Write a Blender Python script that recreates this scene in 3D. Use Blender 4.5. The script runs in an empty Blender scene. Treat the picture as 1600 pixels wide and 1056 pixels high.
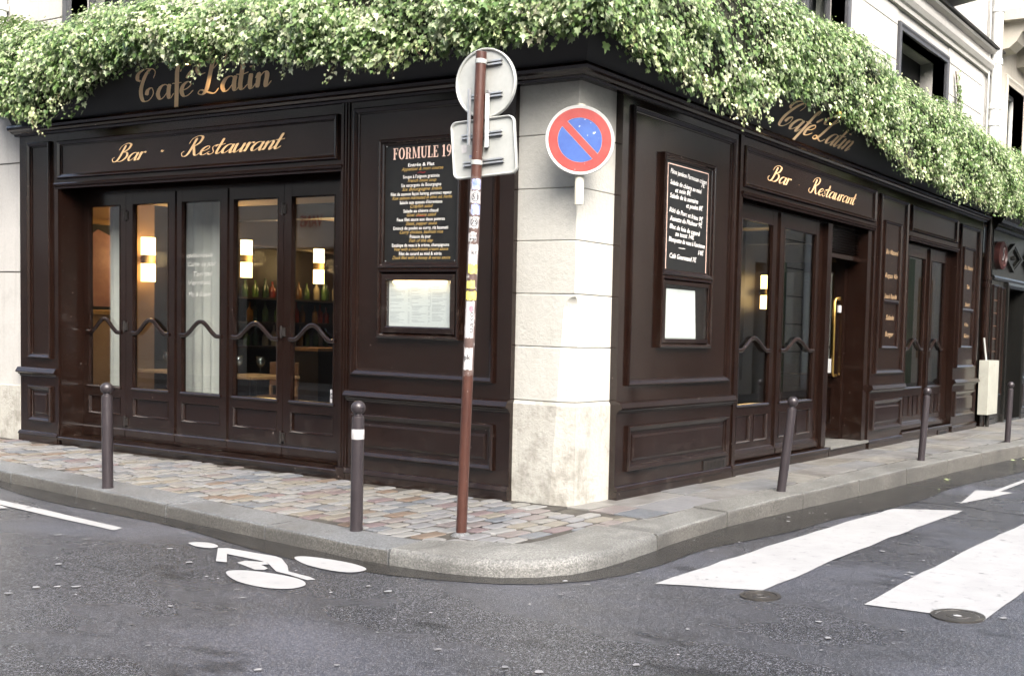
import bpy, bmesh, math, random
import numpy as np
from mathutils import Vector, Matrix

random.seed(7)
R = math.radians
scene = bpy.context.scene
COL = scene.collection

# ------------------------------------------------------------------ camera
cam = bpy.data.cameras.new('camera')
cam_o = bpy.data.objects.new('camera', cam)
COL.objects.link(cam_o)
yaw, pitch, roll = -0.5151, -0.058, 0.0296
fv = Vector((math.sin(yaw)*math.cos(pitch), math.cos(yaw)*math.cos(pitch), math.sin(pitch)))
rv = Vector((math.cos(yaw), -math.sin(yaw), 0))
uv = rv.cross(fv)
r2 = math.cos(roll)*rv + math.sin(roll)*uv
u2 = -math.sin(roll)*rv + math.cos(roll)*uv
mw = Matrix.Identity(4)
for i in range(3):
    mw[i][0] = r2[i]; mw[i][1] = u2[i]; mw[i][2] = -fv[i]
mw.translation = Vector((5.332, -7.348, 1.438))
cam_o.matrix_world = mw
cam.sensor_width = 36.0
cam.lens = 1770.5/1600*36
cam.shift_x = -300.3/1600
cam.shift_y = 95.74/1600
cam.clip_start = 0.05
cam.clip_end = 600
scene.camera = cam_o

# ------------------------------------------------------------------ sky, sun, exposure
SUN_EL, SUN_AZ = R(42), R(126)         # azimuth measured from +Y towards +X
world = bpy.data.worlds.new('World')
scene.world = world
world.use_nodes = True
wn = world.node_tree
bg = wn.nodes['Background']
sky = wn.nodes.new('ShaderNodeTexSky')
sky.sky_type = 'NISHITA'
sky.sun_disc = False
sky.sun_elevation = SUN_EL
sky.sun_rotation = SUN_AZ
sky.air_density = 1.0
sky.dust_density = 6.0
sky.ozone_density = 1.0
hsv = wn.nodes.new('ShaderNodeHueSaturation')
hsv.inputs['Saturation'].default_value = 0.75
wn.links.new(sky.outputs[0], hsv.inputs['Color'])
wn.links.new(hsv.outputs[0], bg.inputs['Color'])
bg.inputs['Strength'].default_value = 0.15
sun = bpy.data.lights.new('sun', 'SUN')
sun.energy = 2.3
sun.angle = R(50)
sun.color = (1.0, 0.985, 0.97)
sun_o = bpy.data.objects.new('sun', sun)
COL.objects.link(sun_o)
sd = Vector((math.sin(SUN_AZ)*math.cos(SUN_EL), math.cos(SUN_AZ)*math.cos(SUN_EL), math.sin(SUN_EL)))
sun_o.rotation_euler = (-sd).to_track_quat('-Z', 'Y').to_euler()
scene.view_settings.view_transform = 'Standard'
scene.view_settings.look = 'None'
scene.view_settings.exposure = 1.68
scene.view_settings.gamma = 1.0
scene.view_settings.use_curve_mapping = False
scene.render.engine = 'CYCLES'
scene.cycles.use_adaptive_sampling = True
scene.cycles.adaptive_threshold = 0.035
scene.cycles.max_bounces = 6
scene.cycles.diffuse_bounces = 3
scene.cycles.glossy_bounces = 3
scene.cycles.transparent_max_bounces = 10
scene.cycles.caustics_reflective = False
scene.cycles.caustics_refractive = False
scene.cycles.sample_clamp_indirect = 4.0

# ------------------------------------------------------------------ materials
def nt_new(name):
    m = bpy.data.materials.new(name)
    m.use_nodes = True
    n = m.node_tree
    return m, n, n.nodes['Principled BSDF']

def coords(n, kind='Object', scale=None):
    tc = n.nodes.new('ShaderNodeTexCoord')
    if scale is None:
        return tc.outputs[kind]
    mp = n.nodes.new('ShaderNodeMapping')
    mp.inputs['Scale'].default_value = scale
    n.links.new(tc.outputs[kind], mp.inputs['Vector'])
    return mp.outputs[0]

def noise(n, vec, scale, detail=4, rough=0.55):
    t = n.nodes.new('ShaderNodeTexNoise')
    t.inputs['Scale'].default_value = scale
    t.inputs['Detail'].default_value = min(detail, 4)
    t.inputs['Roughness'].default_value = rough
    n.links.new(vec, t.inputs['Vector'])
    return t.outputs[0]

def ramp(n, fac, stops):
    r = n.nodes.new('ShaderNodeValToRGB')
    e = r.color_ramp.elements
    while len(e) < len(stops):
        e.new(0.5)
    for k, (p, c) in enumerate(stops):
        e[k].position = p
        e[k].color = (c, c, c, 1) if isinstance(c, (int, float)) else (*c, 1)
    n.links.new(fac, r.inputs[0])
    return r.outputs[0]

def mixc(n, fac, a, b, mode='MIX'):
    x = n.nodes.new('ShaderNodeMix')
    x.data_type = 'RGBA'
    x.blend_type = mode
    for s, v in ((0, fac), (6, a), (7, b)):
        if hasattr(v, 'node'):
            n.links.new(v, x.inputs[s])
        elif isinstance(v, (int, float)):
            x.inputs[s].default_value = v
        else:
            x.inputs[s].default_value = (*v, 1)
    return x.outputs[2]

def bump(n, p, h, strength=0.3, dist=0.01):
    b = n.nodes.new('ShaderNodeBump')
    b.inputs['Strength'].default_value = strength
    b.inputs['Distance'].default_value = dist
    n.links.new(h, b.inputs['Height'])
    n.links.new(b.outputs[0], p.inputs['Normal'])

MATS = {}
def simple(name, c1, c2=None, ns=4.0, rough=0.5, r2=None, bs=0, bd=0.005, bscale=60, metal=0.0, spec=0.5, emit=None, es=0, coat=0, dirt=None):
    m, n, p = nt_new(name)
    p.inputs['Base Color'].default_value = (*c1, 1)
    p.inputs['Roughness'].default_value = rough
    p.inputs['Metallic'].default_value = metal
    p.inputs['Specular IOR Level'].default_value = spec
    p.inputs['Coat Weight'].default_value = coat
    p.inputs['Coat Roughness'].default_value = 0.15
    v = coords(n)
    if c2 is not None:
        f = ramp(n, noise(n, v, ns, 6, 0.65), [(0.3, 0.0), (0.7, 1.0)])
        c = mixc(n, f, c1, c2)
        if dirt:
            col, sc, lo, hi = dirt
            c = mixc(n, ramp(n, noise(n, v, sc, 8, 0.7), [(lo, 0.0), (hi, 1.0)]), c, col)
        n.links.new(c, p.inputs['Base Color'])
    if r2 is not None:
        rr = n.nodes.new('ShaderNodeMapRange')
        rr.inputs['To Min'].default_value = rough
        rr.inputs['To Max'].default_value = r2
        n.links.new(noise(n, v, ns*2.3, 5), rr.inputs['Value'])
        n.links.new(rr.outputs[0], p.inputs['Roughness'])
    if bs:
        bump(n, p, noise(n, v, bscale, 5, 0.6), bs, bd)
    if emit:
        p.inputs['Emission Color'].default_value = (*emit, 1)
        p.inputs['Emission Strength'].default_value = es
    MATS[name] = m
    return m

def wood_paint(name, c1, c2, rough):
    m, n, p = nt_new(name)
    v = coords(n)
    vs = coords(n, 'Object', (14, 14, 1.1))
    grain = noise(n, vs, 5, 8, 0.7)
    c = mixc(n, ramp(n, noise(n, v, 1.7, 6, 0.65), [(0.3, 0.0), (0.72, 1.0)]), c1, c2)
    c = mixc(n, ramp(n, grain, [(0.55, 0.0), (0.8, 0.35)]), c, tuple(x*1.9 for x in c2))
    # chipped paint showing pale specks
    chips = noise(n, v, 42, 3, 0.5)
    msk = noise(n, v, 2.1, 4, 0.6)
    mul = n.nodes.new('ShaderNodeMath'); mul.operation = 'MULTIPLY'
    n.links.new(ramp(n, chips, [(0.72, 0.0), (0.745, 1.0)]), mul.inputs[0])
    n.links.new(ramp(n, msk, [(0.5, 0.0), (0.62, 1.0)]), mul.inputs[1])
    c = mixc(n, mul.outputs[0], c, (0.32, 0.28, 0.25))
    # splashed street dirt along the foot and dusty rub marks
    sp = n.nodes.new('ShaderNodeSeparateXYZ'); n.links.new(v, sp.inputs[0])
    foot = n.nodes.new('ShaderNodeMapRange')
    foot.inputs['From Min'].default_value = 0.0; foot.inputs['From Max'].default_value = 0.55
    foot.inputs['To Min'].default_value = 0.55; foot.inputs['To Max'].default_value = 0.12
    n.links.new(sp.outputs['Z'], foot.inputs['Value'])
    dm = n.nodes.new('ShaderNodeMath'); dm.operation = 'MULTIPLY'
    n.links.new(foot.outputs[0], dm.inputs[0])
    n.links.new(ramp(n, noise(n, v, 9, 4, 0.7), [(0.5, 0.0), (0.75, 1.0)]), dm.inputs[1])
    c = mixc(n, dm.outputs[0], c, (0.055, 0.045, 0.038))
    n.links.new(c, p.inputs['Base Color'])
    rr = n.nodes.new('ShaderNodeMapRange')
    rr.inputs['To Min'].default_value = rough
    rr.inputs['To Max'].default_value = rough+0.10
    n.links.new(noise(n, v, 1.3, 3, 0.5), rr.inputs['Value'])
    n.links.new(rr.outputs[0], p.inputs['Roughness'])
    p.inputs['Specular IOR Level'].default_value = 0.62
    bump(n, p, noise(n, coords(n, 'Object', (70, 70, 4)), 6, 3, 0.6), 0.05, 0.0012)
    MATS[name] = m
    return m

wood_paint('wood', (0.0076, 0.0032, 0.0021), (0.0120, 0.0055, 0.0038), 0.12)
wood_paint('wood_neighbour', (0.007, 0.007, 0.0065), (0.011, 0.011, 0.010), 0.2)
simple('fascia_paint', (0.0035, 0.0028, 0.0025), (0.005, 0.004, 0.0034), 3, 0.45, bs=0.05)
simple('gold', (0.70, 0.46, 0.23), (0.76, 0.52, 0.28), 9, 0.5)
simple('gold_lightened', (0.84, 0.60, 0.33), (0.86, 0.64, 0.37), 9, 0.5)  # lettering gold lightened in colour to offset the ivy's shade
simple('gold_dim', (0.30, 0.20, 0.11), rough=0.6)
simple('gold_ink', (0.46, 0.31, 0.10), rough=0.6)
simple('white_ink', (0.78, 0.76, 0.72), rough=0.6)
simple('chalk_faint', (0.40, 0.39, 0.36), rough=0.9)
simple('pink_ink', (0.75, 0.52, 0.42), rough=0.6)
simple('red_ink', (0.35, 0.03, 0.03), rough=0.6)
simple('board_black', (0.006, 0.006, 0.006), (0.012, 0.012, 0.011), 8, 0.35)
simple('brass', (0.62, 0.40, 0.12), (0.45, 0.28, 0.08), 12, 0.28, metal=1.0)
simple('iron', (0.012, 0.011, 0.011), (0.03, 0.025, 0.022), 30, 0.5, metal=0.3)
simple('bollard_paint', (0.026, 0.021, 0.023), (0.034, 0.028, 0.031), 6, 0.26, r2=0.4, bs=0.05, bscale=120, metal=0.1, dirt=((0.22, 0.2, 0.19), 70, 0.72, 0.76))
simple('pole_paint', (0.045, 0.016, 0.011), (0.07, 0.028, 0.019), 8, 0.3, r2=0.5, bs=0.06, dirt=((0.45, 0.42, 0.38), 45, 0.68, 0.72))
simple('galvanised', (0.40, 0.41, 0.39), (0.33, 0.34, 0.32), 9, 0.42, metal=0.15, dirt=((0.33, 0.32, 0.28), 6, 0.55, 0.8))
simple('steel', (0.55, 0.56, 0.57), (0.45, 0.46, 0.47), 20, 0.32, metal=0.8)
simple('sticker_white', (0.50, 0.49, 0.48), (0.36, 0.35, 0.35), 18, 0.5)
simple('sticker_residue', (0.13, 0.095, 0.085), (0.055, 0.024, 0.018), 14, 0.45, dirt=((0.42, 0.40, 0.38), 20, 0.56, 0.62))
simple('sticker_black', (0.02, 0.02, 0.025), rough=0.5)
simple('sticker_yellow', (0.70, 0.60, 0.08), (0.6, 0.55, 0.2), 30, 0.5)
simple('sticker_blue', (0.10, 0.16, 0.45), (0.5, 0.5, 0.6), 30, 0.5)
simple('sticker_pink', (0.75, 0.18, 0.22), rough=0.5)
simple('paper', (0.80, 0.81, 0.80), (0.74, 0.75, 0.74), 5, 0.7)
simple('print_grey', (0.45, 0.46, 0.48), rough=0.8)
simple('sign_red', (0.27, 0.035, 0.032), (0.32, 0.06, 0.05), 12, 0.35, dirt=((0.75, 0.7, 0.68), 26, 0.67, 0.71))
simple('sign_white', (0.46, 0.46, 0.45), (0.40, 0.40, 0.385), 8, 0.4)
simple('sign_blue', (0.035, 0.075, 0.26), (0.05, 0.11, 0.33), 10, 0.35, dirt=((0.7, 0.75, 0.85), 24, 0.66, 0.70))
simple('plaque_red', (0.030, 0.010, 0.009), (0.05, 0.016, 0.014), 9, 0.4)
simple('plaque_grey', (0.10, 0.09, 0.09), rough=0.5)
simple('cream_metal', (0.62, 0.60, 0.50), (0.52, 0.50, 0.41), 8, 0.5, bs=0.1)
simple('cabinet_paint', (0.36, 0.36, 0.31), (0.30, 0.30, 0.26), 6, 0.5, dirt=((0.25, 0.24, 0.2), 7, 0.6, 0.85))
simple('white_pipe', (0.72, 0.73, 0.72), (0.62, 0.63, 0.61), 4, 0.45)
simple('window_frame_grey', (0.05, 0.052, 0.058), (0.07, 0.07, 0.075), 5, 0.4)
simple('green_paint', (0.05, 0.12, 0.06), rough=0.5)
simple('window_white', (0.72, 0.72, 0.70), rough=0.45)
simple('dark_void', (0.006, 0.006, 0.007), rough=0.4)
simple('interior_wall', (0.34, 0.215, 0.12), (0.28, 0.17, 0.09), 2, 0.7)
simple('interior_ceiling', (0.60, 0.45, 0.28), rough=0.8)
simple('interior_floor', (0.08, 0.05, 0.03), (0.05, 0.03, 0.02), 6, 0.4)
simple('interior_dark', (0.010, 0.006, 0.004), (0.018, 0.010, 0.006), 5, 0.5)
simple('table_wood', (0.32, 0.18, 0.09), (0.24, 0.13, 0.06), 9, 0.4)
simple('chair_leather', (0.22, 0.10, 0.045), (0.16, 0.07, 0.03), 9, 0.4)
simple('napkin', (0.7, 0.68, 0.64), rough=0.8)
simple('lampshade', (0.85, 0.70, 0.42), rough=0.7, emit=(1.0, 0.62, 0.22), es=3.2)
simple('bulb', (1, 0.9, 0.7), rough=0.5, emit=(1.0, 0.72, 0.36), es=14)
simple('lattice', (0.05, 0.035, 0.015), (0.5, 0.33, 0.12), 60, 0.5)
simple('poster_pink', (0.42, 0.22, 0.18), (0.30, 0.13, 0.12), 7, 0.4)
simple('poster_frame', (0.35, 0.20, 0.07), rough=0.4)
simple('reflection_pale', (0.50, 0.49, 0.46), (0.43, 0.42, 0.39), 3, 0.9)  # pale grey of the mirrored street, for stand-in sheets and opposite shutters
for k, c in enumerate([(0.05, 0.09, 0.03), (0.10, 0.05, 0.015), (0.02, 0.04, 0.02), (0.25, 0.22, 0.16), (0.16, 0.02, 0.01)]):
    simple('bottle_%d' % k, c, rough=0.12)

def stone_mat(name, c1, c2, stain, bs=0.35, bscale=34, bd=0.012, streak=0.0, st=(0.56, 0.8, 0.55)):
    m, n, p = nt_new(name)
    v = coords(n)
    c = mixc(n, ramp(n, noise(n, v, 1.6, 6, 0.6), [(0.3, 0.0), (0.7, 1.0)]), c1, c2)
    fine = noise(n, v, bscale, 6, 0.7)
    c = mixc(n, ramp(n, fine, [(0.35, 0.18), (0.6, 0.0)]), c, tuple(x*0.55 for x in c1))
    if streak:
        vs = coords(n, 'Object', (6, 6, 0.35))
        c = mixc(n, ramp(n, noise(n, vs, 2.2, 6, 0.7), [(0.5, 0.0), (0.8, streak)]), c, stain)
    c = mixc(n, ramp(n, noise(n, v, 2.6, 9, 0.75), [(st[0], 0.0), (st[1], st[2])]), c, stain)
    oi = n.nodes.new('ShaderNodeObjectInfo')
    c = mixc(n, ramp(n, oi.outputs['Random'], [(0.0, 0.0), (1.0, 0.20)]), c, stain)
    n.links.new(c, p.inputs['Base Color'])
    p.inputs['Roughness'].default_value = 0.85
    bump(n, p, fine, bs, bd)
    MATS[name] = m
    return m

stone_mat('pier_stone', (0.45, 0.442, 0.40), (0.49, 0.482, 0.44), (0.35, 0.335, 0.29), 0.55, 30, 0.012, 0.35)
stone_mat('pier_base', (0.42, 0.41, 0.365), (0.47, 0.46, 0.415), (0.13, 0.117, 0.092), 0.6, 26, 0.014, 0.3, (0.50, 0.72, 0.75))
stone_mat('wall_stone', (0.40, 0.39, 0.365), (0.46, 0.445, 0.42), (0.27, 0.26, 0.24), 0.15, 40, 0.006, 0.5)
stone_mat('wall_beige', (0.44, 0.41, 0.35), (0.50, 0.47, 0.41), (0.30, 0.27, 0.22), 0.2, 40, 0.006, 0.5)
stone_mat('granite', (0.115, 0.121, 0.126), (0.165, 0.172, 0.178), (0.09, 0.09, 0.085), 0.6, 110, 0.006)

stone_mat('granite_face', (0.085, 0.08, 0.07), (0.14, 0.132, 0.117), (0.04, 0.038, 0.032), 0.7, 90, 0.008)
stone_mat('granite_worn', (0.135, 0.135, 0.127), (0.19, 0.19, 0.178), (0.09, 0.085, 0.07), 0.7, 80, 0.008)
def speckle(name, dark, light, scale):
    n = MATS[name].node_tree; p = n.nodes['Principled BSDF']
    src = p.inputs['Base Color'].links[0].from_socket
    v = coords(n)
    vo = n.nodes.new('ShaderNodeTexVoronoi'); vo.inputs['Scale'].default_value = scale
    n.links.new(v, vo.inputs['Vector'])
    bw = n.nodes.new('ShaderNodeRGBToBW'); n.links.new(vo.outputs['Color'], bw.inputs[0])
    c = mixc(n, ramp(n, bw.outputs[0], [(0.30, 0.45), (0.42, 0.0)]), src, dark)
    c = mixc(n, ramp(n, bw.outputs[0], [(0.62, 0.0), (0.74, 0.38)]), c, light)
    c = mixc(n, ramp(n, noise(n, v, 1.1, 7, 0.7), [(0.42, 0.0), (0.68, 0.75)]), c, (0.075, 0.072, 0.066))
    n.links.new(c, p.inputs['Base Color'])
speckle('granite', (0.035, 0.035, 0.036), (0.30, 0.31, 0.32), 130)
speckle('granite_worn', (0.035, 0.033, 0.028), (0.34, 0.335, 0.31), 120)
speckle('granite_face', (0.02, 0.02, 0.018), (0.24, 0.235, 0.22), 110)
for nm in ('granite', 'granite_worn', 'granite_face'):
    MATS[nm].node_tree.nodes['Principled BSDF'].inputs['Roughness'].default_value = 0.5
stone_mat('opposite_stone', (0.58, 0.55, 0.49), (0.66, 0.63, 0.56), (0.38, 0.35, 0.30), 0.2, 40, 0.006, 0.4)

stone_mat('far_stone', (0.28, 0.27, 0.24), (0.33, 0.32, 0.29), (0.18, 0.17, 0.15), 0.2, 40, 0.006, 0.4)
SETT = []
for k, (c1, c2) in enumerate([((0.172, 0.172, 0.175), (0.134, 0.134, 0.139)), ((0.183, 0.178, 0.164), (0.148, 0.143, 0.132)),
        ((0.157, 0.138, 0.132), (0.129, 0.113, 0.110)), ((0.122, 0.087, 0.065), (0.136, 0.109, 0.087)), ((0.116, 0.124, 0.135), (0.094, 0.102, 0.112)),
        ((0.169, 0.155, 0.131), (0.138, 0.127, 0.105)), ((0.137, 0.107, 0.107), (0.112, 0.088, 0.091)), ((0.197, 0.197, 0.192), (0.159, 0.159, 0.156))]):
    m, n, p = nt_new('sett_%d' % k)
    oi = n.nodes.new('ShaderNodeObjectInfo')
    tc = n.nodes.new('ShaderNodeTexCoord')
    va = n.nodes.new('ShaderNodeVectorMath'); va.operation = 'ADD'
    n.links.new(tc.outputs['Object'], va.inputs[0])
    n.links.new(oi.outputs['Location'], va.inputs[1])
    v = va.outputs[0]
    c = mixc(n, ramp(n, noise(n, v, 14, 6, 0.65), [(0.3, 0.0), (0.7, 1.0)]), c1, c2)
    c = mixc(n, ramp(n, noise(n, v, 2.2, 8, 0.7), [(0.5, 0.0), (0.75, 0.45)]), c, (0.17, 0.15, 0.125))
    n.links.new(c, p.inputs['Base Color'])
    rr = n.nodes.new('ShaderNodeMapRange')
    rr.inputs['To Min'].default_value = 0.25; rr.inputs['To Max'].default_value = 0.6
    n.links.new(noise(n, v, 3.0, 6), rr.inputs['Value'])
    n.links.new(rr.outputs[0], p.inputs['Roughness'])
    bump(n, p, noise(n, v, 45, 6, 0.65), 0.35, 0.006)
    SETT.append(m)
FLAG = []
for k, (c1, c2) in enumerate([((0.178, 0.174, 0.167), (0.126, 0.122, 0.115)), ((0.192, 0.185, 0.167), (0.133, 0.127, 0.112)), ((0.155, 0.158, 0.159), (0.111, 0.111, 0.111))]):
    FLAG.append(simple('flag_%d' % k, c1, c2, 3, 0.3, r2=0.65, bs=0.35, bscale=30, bd=0.008, dirt=((0.075, 0.065, 0.055), 1.6, 0.48, 0.72)))
simple('mortar', (0.030, 0.027, 0.022), (0.05, 0.044, 0.037), 6, 0.8, bs=0.5, bscale=60, dirt=((0.10, 0.09, 0.07), 3, 0.5, 0.8))

def asphalt(name, lo, hi, rmin, rmax, speck, dry=None):
    m, n, p = nt_new(name)
    v = coords(n)
    vl = coords(n, 'Object', (0.5, 1.0, 1.0))
    big = noise(n, vl, 0.55, 4, 0.55)
    c = mixc(n, ramp(n, noise(n, vl, 1.7, 4, 0.65), [(0.3, 0.0), (0.7, 1.0)]), lo, hi)
    if dry:
        c = mixc(n, ramp(n, big, [(0.46, 0.0), (0.60, 0.8)]), c, dry)
    vo = n.nodes.new('ShaderNodeTexVoronoi')
    vo.inputs['Scale'].default_value = 165
    n.links.new(v, vo.inputs['Vector'])
    bw = n.nodes.new('ShaderNodeRGBToBW')
    n.links.new(vo.outputs['Color'], bw.inputs[0])
    c = mixc(n, ramp(n, bw.outputs[0], [(0.66, 0.0), (0.84, 0.8)]), c, speck)
    c = mixc(n, ramp(n, bw.outputs[0], [(0.20, 0.4), (0.40, 0.0)]), c, tuple(x*0.35 for x in lo))
    # damp dark blotches
    c = mixc(n, ramp(n, noise(n, vl, 2.9, 4, 0.6), [(0.61, 0.0), (0.70, 0.65)]), c, tuple(x*0.5 for x in lo))
    n.links.new(c, p.inputs['Base Color'])
    rr = n.nodes.new('ShaderNodeMapRange')
    rr.inputs['From Min'].default_value = 0.38; rr.inputs['From Max'].default_value = 0.62
    rr.inputs['To Min'].default_value = rmin; rr.inputs['To Max'].default_value = rmax
    n.links.new(big, rr.inputs['Value'])
    n.links.new(rr.outputs[0], p.inputs['Roughness'])
    bump(n, p, vo.outputs['Distance'], 0.6, 0.006)
    MATS[name] = m
    return m
asphalt('asphalt', (0.031, 0.032, 0.035), (0.047, 0.048, 0.053), 0.2, 0.42, (0.19, 0.193, 0.215), (0.076, 0.080, 0.098))  # dry patches also have the sky's blue sheen tinted into their colour
asphalt('gutter_wet', (0.018, 0.017, 0.016), (0.028, 0.026, 0.024), 0.08, 0.3, (0.05, 0.047, 0.043))
simple('road_paint', (0.31, 0.31, 0.31), (0.265, 0.265, 0.265), 3, 0.5, r2=0.7, bs=0.35, bscale=140, bd=0.003, dirt=((0.16, 0.16, 0.16), 14, 0.58, 0.78))
simple('gum', (0.26, 0.26, 0.265), (0.13, 0.13, 0.135), 5, 0.6)
simple('cast_iron', (0.03, 0.029, 0.028), (0.055, 0.05, 0.045), 20, 0.4, metal=0.1, bs=0.3)

def glass_mat():
    m = bpy.data.materials.new('glass')
    m.use_nodes = True
    n = m.node_tree
    n.nodes.clear()
    o = n.nodes.new('ShaderNodeOutputMaterial')
    t = n.nodes.new('ShaderNodeBsdfTransparent')
    t.inputs[0].default_value = (0.93, 0.95, 0.94, 1)
    g = n.nodes.new('ShaderNodeBsdfGlossy')
    g.inputs['Roughness'].default_value = 0.0
    geo = n.nodes.new('ShaderNodeNewGeometry')
    dt = n.nodes.new('ShaderNodeVectorMath'); dt.operation = 'DOT_PRODUCT'
    n.links.new(geo.outputs['Incoming'], dt.inputs[0]); n.links.new(geo.outputs['Normal'], dt.inputs[1])
    def mth(op, a, b=None):
        q = n.nodes.new('ShaderNodeMath'); q.operation = op
        for i_, v_ in enumerate((a, b)):
            if v_ is None: continue
            if hasattr(v_, 'node'): n.links.new(v_, q.inputs[i_])
            else: q.inputs[i_].default_value = v_
        return q.outputs[0]
    cosv = mth('ABSOLUTE', dt.outputs['Value'])
    f = n.nodes.new('ShaderNodeMath'); f.operation = 'ADD'
    f.inputs[1].default_value = 0.10
    n.links.new(mth('MULTIPLY', mth('POWER', mth('SUBTRACT', 1.0, cosv), 5.0), 0.95), f.inputs[0])
    mx = n.nodes.new('ShaderNodeMixShader')
    n.links.new(f.outputs[0], mx.inputs[0])
    n.links.new(t.outputs[0], mx.inputs[1])
    n.links.new(g.outputs[0], mx.inputs[2])
    n.links.new(mx.outputs[0], o.inputs[0])
    MATS['glass'] = m
glass_mat()

def leaf_mat(name, stops, rough=0.35):
    m, n, p = nt_new(name)
    g = n.nodes.new('ShaderNodeNewGeometry')
    v = coords(n)
    big = noise(n, v, 2.4, 4, 0.6)
    ad = n.nodes.new('ShaderNodeMath'); ad.operation = 'MULTIPLY_ADD'
    ad.inputs[1].default_value = 0.50
    n.links.new(g.outputs['Random Per Island'], ad.inputs[0])
    mm = n.nodes.new('ShaderNodeMath'); mm.operation = 'MULTIPLY'
    mm.inputs[1].default_value = 0.62
    n.links.new(big, mm.inputs[0])
    n.links.new(mm.outputs[0], ad.inputs[2])
    c = ramp(n, ad.outputs[0], stops)
    n.links.new(c, p.inputs['Base Color'])
    p.inputs['Roughness'].default_value = rough
    p.inputs['Specular IOR Level'].default_value = 0.6
    tr = n.nodes.new('ShaderNodeBsdfTranslucent')
    n.links.new(c, tr.inputs['Color'])
    mx = n.nodes.new('ShaderNodeMixShader')
    mx.inputs[0].default_value = 0.22
    out = n.nodes['Material Output']
    n.links.new(p.outputs[0], mx.inputs[1])
    n.links.new(tr.outputs[0], mx.inputs[2])
    n.links.new(mx.outputs[0], out.inputs[0])
    MATS[name] = m
leaf_mat('ivy_leaf', [(0.0, (0.018, 0.045, 0.010)), (0.22, (0.045, 0.10, 0.020)), (0.42, (0.11, 0.19, 0.055)), (0.58, (0.22, 0.31, 0.12)), (0.74, (0.40, 0.47, 0.29)), (0.95, (0.54, 0.48, 0.37))])
leaf_mat('ivy_tip', [(0.0, (0.14, 0.24, 0.06)), (0.5, (0.36, 0.43, 0.19)), (0.9, (0.62, 0.63, 0.45))])
simple('stem', (0.09, 0.055, 0.03), (0.13, 0.08, 0.045), 20, 0.8)
simple('dark_backing', (0.010, 0.013, 0.006), (0.022, 0.022, 0.010), 12, 0.9, bs=0.8, bscale=30, bd=0.03)  # near-black for the added backing, shade between leaves put into its colour

# ------------------------------------------------------------------ mesh building
TL = lambda a, d, z: (a, -d, z)      # left front: a runs along the wall, d out into the street
TR = lambda a, d, z: (d, a, z)       # right front
TW = lambda x, y, z: (x, y, z)

def root_of(o):
    while o.parent:
        o = o.parent
    return o

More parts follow.
